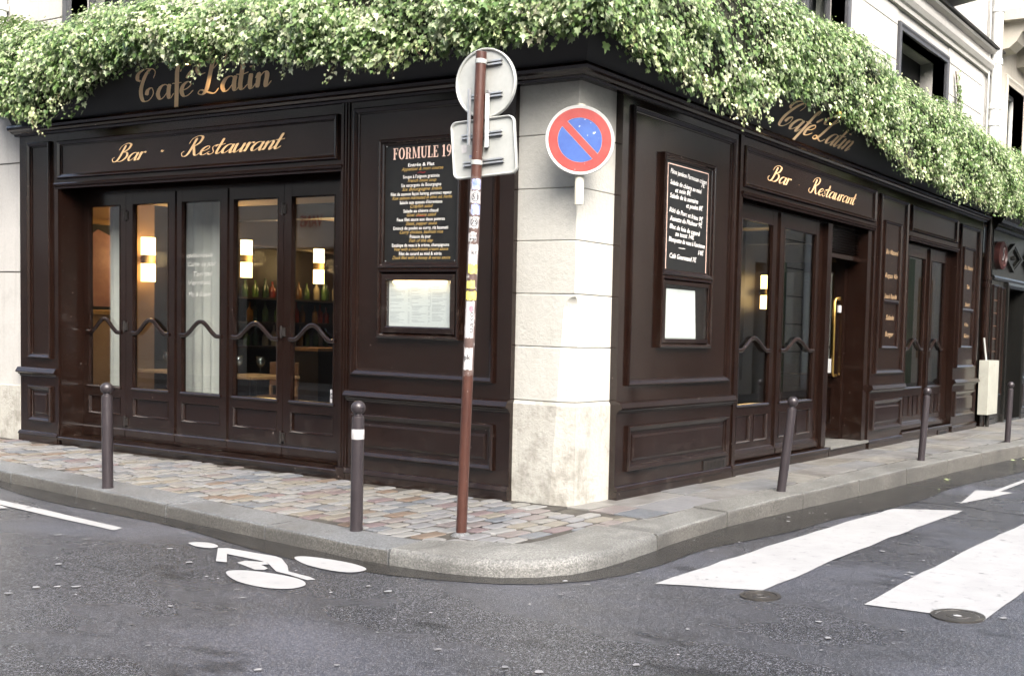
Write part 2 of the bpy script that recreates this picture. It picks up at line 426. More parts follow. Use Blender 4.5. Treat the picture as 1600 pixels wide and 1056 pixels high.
class MB:
    def __init__(s):
        s.v = []; s.f = []; s.m = []
    def add(s, verts, faces, mi=0):
        b = len(s.v)
        s.v += [tuple(p) for p in verts]
        s.f += [tuple(i+b for i in f) for f in faces]
        s.m += [mi]*len(faces)
        return s
    def box(s, T, a0, a1, d0, d1, z0, z1, mi=0):
        p = [T(a, d, z) for z in (z0, z1) for d in (d0, d1) for a in (a0, a1)]
        return s.add(p, [(0, 1, 3, 2), (4, 6, 7, 5), (0, 4, 5, 1), (2, 3, 7, 6), (0, 2, 6, 4), (1, 5, 7, 3)], mi)
    def frame(s, T, a0, a1, z0, z1, prof, d0=0.0, mi=0):
        vs = []; fs = []
        for (i, h) in prof:
            vs += [T(a0+i, d0+h, z0+i), T(a1-i, d0+h, z0+i), T(a1-i, d0+h, z1-i), T(a0+i, d0+h, z1-i)]
        for k in range(len(prof)-1):
            for j in range(4):
                q = (j+1) % 4
                fs.append((4*k+j, 4*k+q, 4*k+4+q, 4*k+4+j))
        return s.add(vs, fs, mi)
    def rail(s, T, a0, a1, prof, mi=0, m0=0.0, m1=0.0):
        n = len(prof)                       # prof: (d, z) closed polygon; m0/m1 mitre the ends
        vs = [T(a0+m0*d, d, z) for d, z in prof] + [T(a1+m1*d, d, z) for d, z in prof]
        fs = [(i, (i+1) % n, n+(i+1) % n, n+i) for i in range(n)]
        fs += [tuple(range(n)), tuple(range(2*n-1, n-1, -1))]
        return s.add(vs, fs, mi)
    def tube(s, pts, rad, n=8, mi=0, caps=True):
        pts = [Vector(p) for p in pts]
        rs = rad if isinstance(rad, (list, tuple)) else [rad]*len(pts)
        vs = []; prev = None
        for i, p in enumerate(pts):
            t = (pts[min(i+1, len(pts)-1)] - pts[max(i-1, 0)]).normalized()
            if prev is None:
                ref = Vector((0, 0, 1)) if abs(t.z) < 0.9 else Vector((1, 0, 0))
                u = t.cross(ref).normalized()
            else:
                u = (prev - t*prev.dot(t)).normalized()
            prev = u
            w = t.cross(u)
            for k in range(n):
                a = 2*math.pi*k/n
                vs.append(p + (u*math.cos(a) + w*math.sin(a))*rs[i])
        fs = []
        for i in range(len(pts)-1):
            for k in range(n):
                q = (k+1) % n
                fs.append((i*n+k, i*n+q, i*n+n+q, i*n+n+k))
        if caps:
            fs += [tuple(range(n-1, -1, -1)), tuple(range((len(pts)-1)*n, len(pts)*n))]
        return s.add(vs, fs, mi)
    def lathe(s, c, prof, n=16, mi=0):
        c = Vector(c)
        vs = []
        for r, z in prof:
            for k in range(n):
                a = 2*math.pi*k/n
                vs.append((c.x+r*math.cos(a), c.y+r*math.sin(a), c.z+z))
        fs = []
        for i in range(len(prof)-1):
            for k in range(n):
                q = (k+1) % n
                fs.append((i*n+k, i*n+q, i*n+n+q, i*n+n+k))
        fs += [tuple(range(n-1, -1, -1)), tuple(range((len(prof)-1)*n, len(prof)*n))]
        return s.add(vs, fs, mi)
    def prism(s, poly, z0, z1, T=TW, mi=0):
        n = len(poly)
        zt = z1 if callable(z1) else (lambda x, y: z1)
        zb = z0 if callable(z0) else (lambda x, y: z0)
        vs = [T(x, y, zb(x, y)) for x, y in poly] + [T(x, y, zt(x, y)) for x, y in poly]
        fs = [tuple(range(n-1, -1, -1)), tuple(range(n, 2*n))] + [(i, (i+1) % n, n+(i+1) % n, n+i) for i in range(n)]
        return s.add(vs, fs, mi)
    def build(s, name, mat, parent=None, smooth=False, bevel=0, fix=True, kind=None, label=None):
        me = bpy.data.meshes.new(name)
        off = root_of(parent).location if parent else Vector((0, 0, 0))
        me.from_pydata([(x-off.x, y-off.y, z-off.z) for x, y, z in s.v], [], s.f)
        for mm in (mat if isinstance(mat, (list, tuple)) else [mat]):
            me.materials.append(MATS[mm] if isinstance(mm, str) else mm)
        if any(s.m):
            me.polygons.foreach_set('material_index', s.m)
        if fix or bevel:
            bm = bmesh.new()
            bm.from_mesh(me)
            if bevel:
                bmesh.ops.remove_doubles(bm, verts=bm.verts, dist=1e-5)
                ed = [e for e in bm.edges if len(e.link_faces) == 2 and e.calc_face_angle(0) > 0.5]
                bmesh.ops.bevel(bm, geom=ed, offset=bevel, segments=2, affect='EDGES', profile=0.6)
            bmesh.ops.recalc_face_normals(bm, faces=bm.faces)
            bm.to_mesh(me)
            bm.free()
        if smooth:
            me.polygons.foreach_set('use_smooth', [True]*len(me.polygons))
            if smooth != 'all':
                try:
                    me.set_sharp_from_angle(angle=R(38))
                except Exception:
                    pass
        o = bpy.data.objects.new(name, me)
        COL.objects.link(o)
        if parent:
            o.parent = parent
        if kind:
            o['kind'] = kind
        if label:
            o['label'] = label
        return o

def thing(name, label, cat, loc=(0, 0, 0), group=None):
    o = bpy.data.objects.new(name, None)
    o.empty_display_size = 0.2
    COL.objects.link(o)
    o.location = loc
    o['label'] = label
    o['category'] = cat
    if group:
        o['group'] = group
    return o

def tag(o, label, cat, group=None):
    o['label'] = label; o['category'] = cat
    if group:
        o['group'] = group
    return o

def copy_tree(o, parent=None):
    c = o.copy()
    COL.objects.link(c)
    c.parent = parent
    for ch in o.children:
        copy_tree(ch, c)
    return c

def box(T, a0, a1, d0, d1, z0, z1):
    return MB().box(T, a0, a1, d0, d1, z0, z1)

# ------------------------------------------------------------------ lettering
GL = {
 'a': (1.08, [[(.85,.82),(.6,1.0),(.25,.85),(.05,.4),(.2,.03),(.45,.1),(.75,.5),(.88,.95)], [(.9,1.0),(.83,.5),(.86,.08),(1.0,.02),(1.22,.32)]]),
 'e': (.85, [[(.08,.42),(.5,.55),(.75,.8),(.55,1.0),(.22,.8),(.08,.4),(.25,.03),(.55,.05),(.92,.36)]]),
 'f': (.62, [[(.62,1.75),(.66,2.05),(.5,2.15),(.38,1.8),(.36,1.0),(.34,0),(.32,-.8)], [(.02,1.0),(.7,1.0)]]),
 'i': (.5, [[(.2,1.0),(.15,.4),(.2,.05),(.34,.03),(.58,.36)], [(.22,1.52),(.22,1.40)]]),
 'n': (.98, [[(0,.65),(.13,.95),(.2,.8),(.15,0)], [(.17,.4),(.4,.85),(.62,1.0),(.75,.78),(.69,.2),(.78,.02),(1.05,.35)]]),
 'r': (.66, [[(0,.6),(.13,1.0),(.2,.8),(.15,0)], [(.17,.45),(.33,.85),(.52,1.02),(.68,.88)]]),
 's': (.66, [[(-.05,.12),(.25,.0),(.5,.22),(.35,.52),(.22,.8),(.42,1.02),(.58,.88)]]),
 't': (.66, [[(.29,1.75),(.22,1.0),(.17,.3),(.27,.02),(.44,.08),(.66,.33)], [(-.14,1.06),(.3,1.02),(.68,1.12)]]),
 'u': (1.05, [[(0,.7),(.13,1.0),(.12,.4),(.22,.03),(.45,.12),(.78,.65)], [(.84,1.0),(.77,.4),(.8,.05),(.95,.03),(1.18,.33)]]),
 'B': (1.45, [[(.5,2.05),(.44,1.2),(.32,.3),(.1,0),(-.2,.05),(-.38,.4),(-.2,.6)], [(-.05,1.45),(.08,2.0),(.6,2.3),(1.05,2.1),(1.0,1.55),(.62,1.2),(.52,1.16)], [(.52,1.16),(1.0,1.08),(1.18,.6),(.88,.1),(.45,.0),(.22,.22)]]),
 'R': (1.5, [[(.5,2.05),(.44,1.2),(.32,.3),(.1,0),(-.2,.05),(-.38,.4),(-.2,.6)], [(-.05,1.45),(.08,2.0),(.6,2.3),(1.05,2.1),(1.0,1.5),(.62,1.14),(.52,1.12)], [(.52,1.14),(.78,.6),(1.02,.1),(1.25,.02),(1.46,.28)]]),
 'C': (1.3, [[(1.02,1.55),(1.16,2.0),(.85,2.22),(.4,1.75),(.08,.8),(.22,.06),(.65,.02),(1.0,.45),(.9,.88),(.6,.75),(.5,.4)], [(.85,2.22),(.4,2.27),(-.08,2.0),(-.16,1.62),(.06,1.45)]]),
 'L': (1.35, [[(.6,1.55),(.98,1.95),(.95,2.36),(.7,2.15),(.5,1.2),(.3,.3),(.0,-.02),(-.28,.1),(-.08,.3),(.4,.1),(.85,-.02),(1.15,.3)], [(.7,2.2),(.1,2.25),(-.35,1.85),(-.2,1.4),(.2,1.45)]]),
 '~': (.6, [[(0,.55),(.15,.68),(.32,.55),(.5,.68)]]),
 '-': (.4, [[(.05,.55),(.25,.55)]]),
 "'": (0, [[(-.42,1.62),(-.2,1.3)]]),
 ' ': (.7, []),
}
GL['é'] = (.85, GL['e'][1] + [[(.78,1.72),(.42,1.25)]])

def spline(P, n=7):
    P = [Vector(p) for p in P]
    if len(P) == 2:
        return [P[0].lerp(P[1], k/4) for k in range(5)]
    Q = [P[0]*2-P[1]] + P + [P[-1]*2-P[-2]]
    out = []
    for i in range(1, len(Q)-2):
        p0, p1, p2, p3 = Q[i-1:i+3]
        for k in range(n):
            t = k/n
            out.append(0.5*((2*p1)+(p2-p0)*t+(2*p0-5*p1+4*p2-p3)*t*t+(3*p1-p0-3*p2+p3)*t**3))
    out.append(P[-1])
    return out

def script_text(s, T2, x0, z0, size, width=None, shear=0.42, thick=0.26, thin=0.075):
    """calligraphic ribbons; T2(x, z, lift) places a point of the written plane"""
    total = sum(GL[c][0] for c in s)
    sx = size if width is None else width/total
    mb = MB(); x = 0; lift = 0.0
    for c in s:
        adv, strokes = GL[c]
        for st in strokes:
            pts = spline([(p[0], p[1]) for p in st])
            L = []; Rr = []
            nn = len(pts)
            for i, p in enumerate(pts):
                t = (pts[min(i+1, nn-1)] - pts[max(i-1, 0)])
                t = t.normalized() if t.length > 1e-6 else Vector((1, 0))
                w = thin + (thick-thin)*max(0, -t.y)**1.5
                if i in (0, nn-1):
                    w *= 0.6
                nv = Vector((-t.y, t.x))*w/2
                for arr, q in ((L, p+nv), (Rr, p-nv)):
                    arr.append(T2(x0+(x+q.x+shear*q.y)*sx, z0+q.y*size, lift+i*6e-6))
            k = len(L)
            mb.add(L+Rr, [(i, i+1, k+i+1, k+i) for i in range(k-1)])
            lift += 0.0002
        x += adv
    return mb

_txt_cache = {}
def text_polys(s, shear=0.0, spacing=1.0):
    key = (s, shear, spacing)
    if key in _txt_cache:
        return _txt_cache[key]
    cu = bpy.data.curves.new('t', 'FONT')
    cu.body = s; cu.size = 1.0; cu.shear = shear; cu.space_character = spacing
    cu.resolution_u = 2
    o = bpy.data.objects.new('t', cu)
    COL.objects.link(o)
    dg = bpy.context.evaluated_depsgraph_get()
    me = bpy.data.meshes.new_from_object(o.evaluated_get(dg))
    vs = [(v.co.x, v.co.y) for v in me.vertices]
    fs = [tuple(p.vertices) for p in me.polygons]
    bpy.data.objects.remove(o)
    bpy.data.curves.remove(cu)
    bpy.data.meshes.remove(me)
    _txt_cache[key] = (vs, fs)
    return vs, fs

def put_text(mb, s, T2, cx, z, size, align='C', width=None, shear=0.0, bold=0.0, mi=0, slope=0.0, mirror=False):
    vs, fs = text_polys(s, shear)
    if not vs:
        return
    xs = [v[0] for v in vs]
    lo, hi = min(xs), max(xs)
    k = size if width is None else width/(hi-lo)
    o = {'C': (lo+hi)/2, 'L': lo, 'R': hi}[align]
    mb.add([T2(cx+(x-o)*k*(-1 if mirror else 1), z+y*size+slope*(x-o)*k, 0.0) for x, y in vs], fs, mi)
    if bold:
        for q, dx in enumerate((bold, -bold)):
            mb.add([T2(cx+(x-o+dx)*k*(-1 if mirror else 1), z+y*size+slope*(x-o)*k, 0.0003*(q+1)) for x, y in vs], fs, mi)

# ================================================================== SETTING: road, pavement, kerb
def sst(e0, e1, x):
    t = min(1, max(0, (x-e0)/(e1-e0)))
    return t*t*(3-2*t)
def road_z(x, y):
    return -0.132 - 0.062*sst(0.0, 4.8, y) + 0.012*sst(0, 5, -x)*(1-sst(-1, 2, y))
def walk_z(x, y):
    d = max(0.0, -y if x < 0.0 else (x if y > 0 else math.hypot(max(x, 0), min(y, 0))))
    return -0.017*min(d, 2.2)

KERB = [(-26, -0.55), (-14, -0.95), (-9, -1.2), (-5.48, -1.47), (-3.71, -1.64), (-1.45, -1.88), (-.3, -1.985), (.23, -1.98), (.55, -1.93), (.80, -1.84),
        (.97, -1.70), (1.08, -1.5), (1.13, -1.25), (1.12, -.85), (1.05, -.2), (1.0, .75), (1.0, 1.6), (1.03, 2.9), (1.07, 4.6), (1.17, 6.6), (1.37, 9), (1.6, 12), (2, 18), (2.4, 30), (2.8, 44)]
def arc_resample(P, step):
    out = []; acc = 0
    for (a, b) in zip(P[:-1], P[1:]):
        L = math.hypot(b[0]-a[0], b[1]-a[1])
        n = max(1, int(round(L/step)))
        for k in range(n):
            out.append((a[0]+(b[0]-a[0])*k/n, a[1]+(b[1]-a[1])*k/n))
    out.append(P[-1])
    return out
KS = arc_resample(KERB, 0.12)
def offset(P, off):
    out = []
    for i, p in enumerate(P):
        a = P[max(0, i-3)]; b = P[min(len(P)-1, i+3)]
        t = Vector((b[0]-a[0], b[1]-a[1])).normalized()
        nrm = Vector((-t.y, t.x))                 # towards the wall
        out.append((p[0]+nrm.x*off, p[1]+nrm.y*off))
    return out
def kerb_width(p):
    return 0.33 + 0.20*sst(-.1, .45, p[0])*sst(.3, -.6, p[1])
KO = KS
KI = [o for o in offset(KS, 1.0)]
KI = [(p[0]+(q[0]-p[0])*kerb_width(p), p[1]+(q[1]-p[1])*kerb_width(p)) for p, q in zip(KS, KI)]

# road
gx = [-120, -60, -30, -20, -14]+[x*0.5 for x in range(-24, 25)]+[14, 20, 30, 60, 120]
gy = [-120, -60, -30, -20, -14]+[y*0.5 for y in range(-24, 25)]+[14, 20, 30, 60, 120]
mb = MB()
mb.v = [(x, y, road_z(x, y)) for y in gy for x in gx]
W = len(gx)
mb.f = [(j*W+i, j*W+i+1, j*W+W+i+1, j*W+W+i) for j in range(len(gy)-1) for i in range(W-1)]
mb.m = [0]*len(mb.f)
road = mb.build('road', 'asphalt', kind='structure', smooth='all', fix=False)

# wet gutter strip along the kerb
def gut_w(p):
    return 0.22 + 0.34*sst(-.5, 1.2, p[1]) + 0.05*math.sin(p[0]*2.1+p[1]*1.7)
G1 = offset(KS, -1.0)
mb = MB()
vs = []
for p, q in zip(KS, G1):
    for f in (-0.03, 0.33, 0.66, 1.0):
        w = gut_w(p)*f
        x, y = p[0]+(q[0]-p[0])*w, p[1]+(q[1]-p[1])*w
        vs.append((x, y, road_z(x, y)+0.004))
mb.add(vs, [(4*i+j, 4*i+j+1, 4*i+4+j+1, 4*i+4+j) for i in range(len(KS)-1) for j in range(3)])
gutter = mb.build('gutter', 'gutter_wet', kind='structure', smooth='all', fix=False)

# pavement bed
mb = MB()
bed = [(p[0], p[1]) for p in KI]
vs = []
for p in bed:
    if p[1] < 0 and p[0] < 0.0:
        w = (p[0], 0.6)
    elif p[1] < 0.0:
        w = (-0.6, 0.6)
    else:
        w = (-0.6, p[1])
    for k in range(5):
        f = k/4
        x, y = p[0]+(w[0]-p[0])*f, p[1]+(w[1]-p[1])*f
        vs.append((x, y, walk_z(x, y)+0.002))
mb.add(vs, [(5*i+j, 5*i+j+1, 5*i+6+j, 5*i+5+j) for i in range(len(bed)-1) for j in range(4)])
pavement = mb.build('pavement', 'mortar', kind='structure', smooth='all', fix=False)

# kerb stones
kerb = bpy.data.objects.new('kerb', None); COL.objects.link(kerb); kerb['kind'] = 'structure'
cuts = [0]
acc = 0
lens = [1.25, 1.1, 1.4, 1.2, 1.3]
tgt = lens[0]; li = 0
corner_a = min(range(len(KS)), key=lambda i: math.hypot(KS[i][0]-0.0, KS[i][1]+1.99))
corner_b = min(range(len(KS)), key=lambda i: math.hypot(KS[i][0]-1.08, KS[i][1]+0.45))
for i in range(1, len(KS)):
    L = math.hypot(KS[i][0]-KS[i-1][0], KS[i][1]-KS[i-1][1]); acc += L
    if i in (corner_a, corner_b) or (acc >= tgt and not (corner_a-5 < i < corner_b+5)):
        cuts.append(i); acc = 0; li += 1; tgt = lens[li % 5]
cuts.append(len(KS)-1)
for c0, c1 in zip(cuts[:-1], cuts[1:]):
    if c1-c0 < 2:
        continue
    big = c0 == corner_a
    hj = 0.009+random.uniform(-0.006, 0.006)
    prof = [(0.0, 'b', -0.25), (0.004, 't', -0.030), (0.014, 't', -0.010), (0.035, 't', 0.0), (0.97, 't', 0.003), (0.99, 't', -0.004), (1.0, 'b', -0.25)]
    if big:
        prof = [(0.0, 'b', -0.25), (0.004, 't', -0.055), (0.03, 't', -0.02), (0.085, 't', 0.0), (0.97, 't', 0.004), (0.99, 't', -0.004), (1.0, 'b', -0.25)]
    vs = []; fs = []
    n = c1-c0+1; m = len(prof)
    for i in range(c0, c1+1):
        o, q = Vector(KO[i]), Vector(KI[i])
        sh = 0.0
        if i == c0: sh = 0.010
        if i == c1: sh = -0.010
        j = min(i+1, len(KO)-1); jj = max(i-1, 0)
        t = (Vector(KO[j])-Vector(KO[jj])).normalized()*sh
        wob = 0.004*math.sin(i*1.7)+0.003*math.sin(i*0.9)
        for f, kk, dz in prof:
            p = o.lerp(q, f)+t
            if kk == 't' and f < 0.2:
                p = p + (q-o).normalized()*wob
            z = walk_z(p.x, p.y)+dz+hj if kk == 't' else road_z(p.x, p.y)+dz
            if f == 1.0: z = walk_z(p.x, p.y)-0.15
            vs.append((p.x, p.y, z))
    for i in range(n-1):
        for j in range(m-1):
            fs.append((i*m+j, i*m+j+1, i*m+m+j+1, i*m+m+j))
    fs += [tuple(range(m)), tuple((n-1)*m+j for j in range(m-1, -1, -1))]
    mk = MB().add(vs, fs)
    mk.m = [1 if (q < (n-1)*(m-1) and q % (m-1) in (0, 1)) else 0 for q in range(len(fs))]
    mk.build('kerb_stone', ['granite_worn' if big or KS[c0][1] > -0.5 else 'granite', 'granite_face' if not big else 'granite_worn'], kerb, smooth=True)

# setts on the left pavement: courses run out from the wall
def kerb_y(x):
    best = min((abs(p[0]-x), p[1]) for p in KI if p[1] < -0.2 and p[0] < 0.9)
    return best[1]
def sett_mesh(lx, ly, seed):
    rnd = random.Random(seed)
    h = 0.013
    bm = bmesh.new()
    def ring(ins, z):
        c = [(-lx/2+ins, -ly/2+ins), (lx/2-ins, -ly/2+ins), (lx/2-ins, ly/2-ins), (-lx/2+ins, ly/2-ins)]
        out = []
        cut = 0.018
        for i, (x, y) in enumerate(c):
            px, py = c[i-1]; nx, ny = c[(i+1) % 4]
            for (qx, qy) in ((px, py), (nx, ny)):
                L = math.hypot(qx-x, qy-y)
                out.append((x+(qx-x)/L*cut, y+(qy-y)/L*cut, z))
        return out
    jit = [(rnd.uniform(-.007, .007), rnd.uniform(-.007, .007)) for _ in range(8)]
    rings = []
    for ins, z in ((0, -0.03), (0, h*0.45), (0.007, h*0.85), (0.02, h)):
        rings.append([bm.verts.new((x+jx, y+jy, zz)) for (x, y, zz), (jx, jy) in zip(ring(ins, z), jit)])
    for a, b in zip(rings[:-1], rings[1:]):
        for i in range(8):
            bm.faces.new((a[i], a[(i+1) % 8], b[(i+1) % 8], b[i]))
    bm.faces.new(rings[-1])
    me = bpy.data.meshes.new('sett')
    bm.to_mesh(me); bm.free()
    me.materials.append(SETT[0])
    me.polygons.foreach_set('use_smooth', [False]*len(me.polygons))
    return me
CW = 0.148
variants = {}
for L in (0.19, 0.23, 0.27, 0.15, 0.11):
    variants[L] = [sett_mesh(CW-0.020, L-0.020, int(L*100)+s_) for s_ in range(4)]
wts = [8, 5, 2.6, 2.4, 2.4, 3.0, 1.8, 7]
plan = []
x = -8.6
while x < 0.72:
    yk = kerb_y(x)
    y = (0.04 if x < -0.15 else -0.02) - random.uniform(0, 0.2)
    while y > yk + 0.06:
        room_ = y - yk
        L = random.choice([0.19, 0.23, 0.23, 0.27])
        if room_ < L+0.10:
            L = min(variants, key=lambda q: abs(q-room_) + (5 if q > room_+0.01 else 0))
            if L > room_+0.02:
                break
        yc = y - L/2
        xc = x + random.uniform(-.004, .004)
        if math.hypot(xc-0.02, yc+1.35) > 0.09:
            plan.append((xc, yc, L))
        y -= L
    x += CW
camp = cam_o.matrix_world.translation
plan.sort(key=lambda q: math.hypot(q[0]-camp.x, q[1]-camp.y))
rest = MB()
for k, (xc, yc, L) in enumerate(plan):
    me = random.choice(variants[L])
    mi = random.choices(range(8), wts)[0]
    M = Matrix.Translation((xc, yc, walk_z(xc, yc) + random.uniform(-.004, .003))) @ Matrix.Rotation(random.uniform(-.025, .025), 4, 'Z') @ Matrix.Rotation(random.uniform(-.015, .015), 4, 'X')
    if k < 290:
        o = bpy.data.objects.new('paving_sett', me)
        COL.objects.link(o)
        o.parent = pavement
        o.matrix_local = M
        o.material_slots[0].link = 'OBJECT'
        o.material_slots[0].material = SETT[mi]
    else:
        rest.add([M @ v_.co for v_ in me.vertices], [tuple(p_.vertices) for p_ in me.polygons], mi)
if rest.v:
    rest.build('paving_setts', SETT, pavement, fix=False, kind='stuff')
# flagstones on the right pavement
def kerb_x(y):
    return min((abs(p[1]-y), p[0]) for p in KI if p[0] > 0.2 and p[1] > -1.0)[1]
y = -0.95
k = 0
while y < 22:
    L = random.uniform(0.55, 0.95)
    if y < 0.2: L = random.uniform(0.28, 0.4)
    x0 = -0.08 if y > -0.05 else 0.76
    xk = min(kerb_x(y), kerb_x(y+L))
    nrow = 2 if y > 0.2 else (3 if y > -0.05 else 1)
    if y <= -0.05 and xk - x0 < 0.08:
        y += L; continue
    xs = [x0+(xk-x0)*i/nrow+(random.uniform(-.06, .06) if 0 < i < nrow else 0) for i in range(nrow+1)]
    for a, b in zip(xs[:-1], xs[1:]):
        g = 0.005
        off = random.uniform(-.003, .003)
        tlt = random.uniform(-.004, .004)
        mbf = MB()
        poly = [(a+g, y+g), (b-g, y+g), (b-g, y+L-g), (a+g, y+L-g)]
        poly = [(px+random.uniform(-.003, .003), py+random.uniform(-.003, .003)) for px, py in poly]
        mbf.prism(poly, lambda x_, y_: walk_z(x_, y_)-0.05, lambda x_, y_: walk_z(x_, y_)+.012+off+tlt*(x_-a)/(b-a))
        mm = FLAG[k % 3]
        if y < 0.5 and random.random() < 0.7:
            mm = random.choice([SETT[4], SETT[2], SETT[1], SETT[7], SETT[0]])
        mbf.build('flagstone', mm, pavement, bevel=0.004)
        k += 1
    y += L

# road markings
def marking(name, poly, label=None, lift=0.006, smooth_n=0):
    pts = []
    n = len(poly)
    for i in range(n):
        a, b = poly[i], poly[(i+1) % n]
        L = math.hypot(b[0]-a[0], b[1]-a[1])
        m = max(1, int(L/0.5))
        for k in range(m):
            pts.append((a[0]+(b[0]-a[0])*k/m, a[1]+(b[1]-a[1])*k/m))
    mb = MB()
    mb.add([(x, y, road_z(x, y)+lift) for x, y in pts], [tuple(range(len(pts)))])
    o = mb.build(name, 'road_paint', road, fix=False)
    bm = bmesh.new(); bm.from_mesh(o.data)
    bmesh.ops.triangulate(bm, faces=bm.faces)
    for f in bm.faces:
        if f.normal.z < 0: f.normal_flip()
    bm.to_mesh(o.data); bm.free()
    if label:
        o['label'] = label
    return o
def smooth_poly(P, n=5):
    P = [Vector(p) for p in P]; out = []
    N = len(P)
    for i in range(N):
        p0, p1, p2, p3 = P[i-1], P[i], P[(i+1) % N], P[(i+2) % N]
        for k in range(n):
            t = k/n
            q = 0.5*((2*p1)+(p2-p0)*t+(2*p0-5*p1+4*p2-p3)*t*t+(3*p1-p0-3*p2+p3)*t**3)
            out.append((q.x, q.y))
    return out
def rough_quad(P, amp=0.012, step=0.22):
    out = []
    for i in range(len(P)):
        a, b = P[i], P[(i+1) % len(P)]
        L = math.hypot(b[0]-a[0], b[1]-a[1]); n = max(1, int(L/step))
        for k in range(n):
            j = 0 if k == 0 else amp
            out.append((a[0]+(b[0]-a[0])*k/n+random.uniform(-j, j), a[1]+(b[1]-a[1])*k/n+random.uniform(-j, j)))
    return out
marking('crossing_stripe', rough_quad([(1.65, -1.40), (2.28, -1.16), (2.22, 3.22), (1.66, 2.84)]))
marking('crossing_stripe', rough_quad([(2.93, -1.12), (3.63, -1.08), (3.60, 3.0), (2.90, 2.85)]))
marking('lane_line', rough_quad([(-2.42, -2.33), (-3.86, -2.23), (-6.5, -2.05), (-6.5, -1.93), (-3.77, -2.12), (-2.47, -2.23)], 0.005))
marking('lane_line', rough_quad([(-3.9, -2.26), (-3.95, -2.34), (-7.0, -2.34), (-7.0, -2.14), (-4.4, -2.16)], 0.006))
marking('direction_arrow', [(2.04, 3.70), (1.86, 4.89), (2.03, 4.97), (2.08, 8.2), (2.14, 8.2), (2.11, 4.98), (2.25, 4.97)])
# seam between two asphalt lots beyond the stripes
sm = MB()
vs = []
for k in range(41):
    x = 1.62+k*.16; y = 3.45+.10*math.sin(k*.7)+.04*math.sin(k*2.3)
    vs += [(x, y-.008-.004*math.sin(k*1.9), road_z(x, y)+.005), (x, y+.008, road_z(x, y)+.005)]
sm.add(vs, [(2*k, 2*k+2, 2*k+3, 2*k+1) for k in range(40)])
sm.build('asphalt_seam', 'dark_void', road, fix=False)
marking('cycle_symbol', smooth_poly([(-1.63, -2.29), (-1.57, -2.22), (-1.45, -2.215), (-1.36, -2.26), (-1.36, -2.32), (-1.49, -2.34)]), 'white painted head of the cyclist symbol')
marking('cycle_symbol', [(-1.32, -2.29), (-1.27, -2.25), (-0.8, -2.24), (-0.72, -2.26), (-0.51, -2.39), (-0.37, -2.5), (-0.14, -2.53), (-0.06, -2.56), (-0.09, -2.6), (-0.3, -2.56), (-0.43, -2.545), (-0.67, -2.41), (-0.78, -2.39), (-1.11, -2.38), (-0.89, -2.55), (-0.97, -2.57)], 'white painted back, arm and leg of the cyclist symbol')
marking('cycle_symbol', [(-0.83, -2.52), (-0.84, -2.45), (-0.71, -2.40), (-0.63, -2.43), (-0.66, -2.47), (-0.54, -2.515), (-0.52, -2.56), (-0.57, -2.59)], 'white painted bent knee of the cyclist symbol')
marking('cycle_symbol', smooth_poly([(-0.65, -2.74), (-0.62, -2.65), (-0.42, -2.60), (-0.16, -2.605), (0.0, -2.69), (0.01, -2.81), (-0.14, -2.88), (-0.4, -2.86)]), 'white painted oval rear wheel of the cyclist symbol')
marking('cycle_symbol', smooth_poly([(-0.68, -2.19), (-0.62, -2.11), (-0.3, -2.09), (-0.06, -2.15), (-0.03, -2.26), (-0.14, -2.32), (-0.43, -2.30)]), 'white painted oval front wheel of the cyclist symbol')

# chewing gum spots and litter flecks on the asphalt
mb = MB()
rg = random.Random(3)
for i in range(1500):
    x, y = rg.uniform(-5.5, 5.5), rg.uniform(-5.4, 4.5)
    if rg.random() < 0.55:
        p = rg.choice(KS[40:150])
        x, y = p[0]+rg.gauss(0, .35)+0.25, p[1]+rg.gauss(0, .3)-0.35
    inside = any(True for q in ((x, y),) if (q[1] > -2.05 and q[0] < 1.15 and q[1] > -2.0) and (q[0] < 1.12))
    if inside and (y > kerb_y(min(x, 0.8))-0.40 if x < 0.3 else x < kerb_x(max(y, -0.9))+0.40):
        continue
    r = rg.choice([.005, .006, .007, .008, .009, .010, .012, .014, .018, .023])
    n = 8
    ph = rg.uniform(0, 6)
    ring = [(x+r*(1+.25*math.sin(k*2.1+ph))*math.cos(2*math.pi*k/n), y+r*(1+.25*math.cos(k*1.7+ph))*math.sin(2*math.pi*k/n)) for k in range(n)]
    mb.add([(a, b, road_z(a, b)+0.0085) for a, b in ring], [tuple(range(n))])
mb.build('gum_spots', 'gum', road, kind='stuff', fix=False)

# valve covers
def cover(x, y, r, label):
    z = road_z(x, y)+0.0075
    t = thing('valve_cover', label, 'valve cover', (x, y, z), 'round valve covers in the crossing')
    MB().lathe((x, y, z), [(r, -0.02), (r, 0.003), (r*.82, 0.003), (r*.80, -0.006)], 28).build('rim', 'cast_iron', t, smooth=True)
    MB().lathe((x, y, z), [(r*.795, -0.01), (r*.79, -0.001), (r*.45, -0.001), (r*.42, 0.003), (r*.2, 0.003), (r*.16, -.002)], 28).build('lid', 'cast_iron', t, smooth=True)
cover(2.335, -1.295, 0.125, 'smaller rusty round valve cover at the end of the nearer stripe beside the kerb')
cover(3.475, -1.055, 0.155, 'larger dark round valve cover on the corner of the outer crossing stripe')

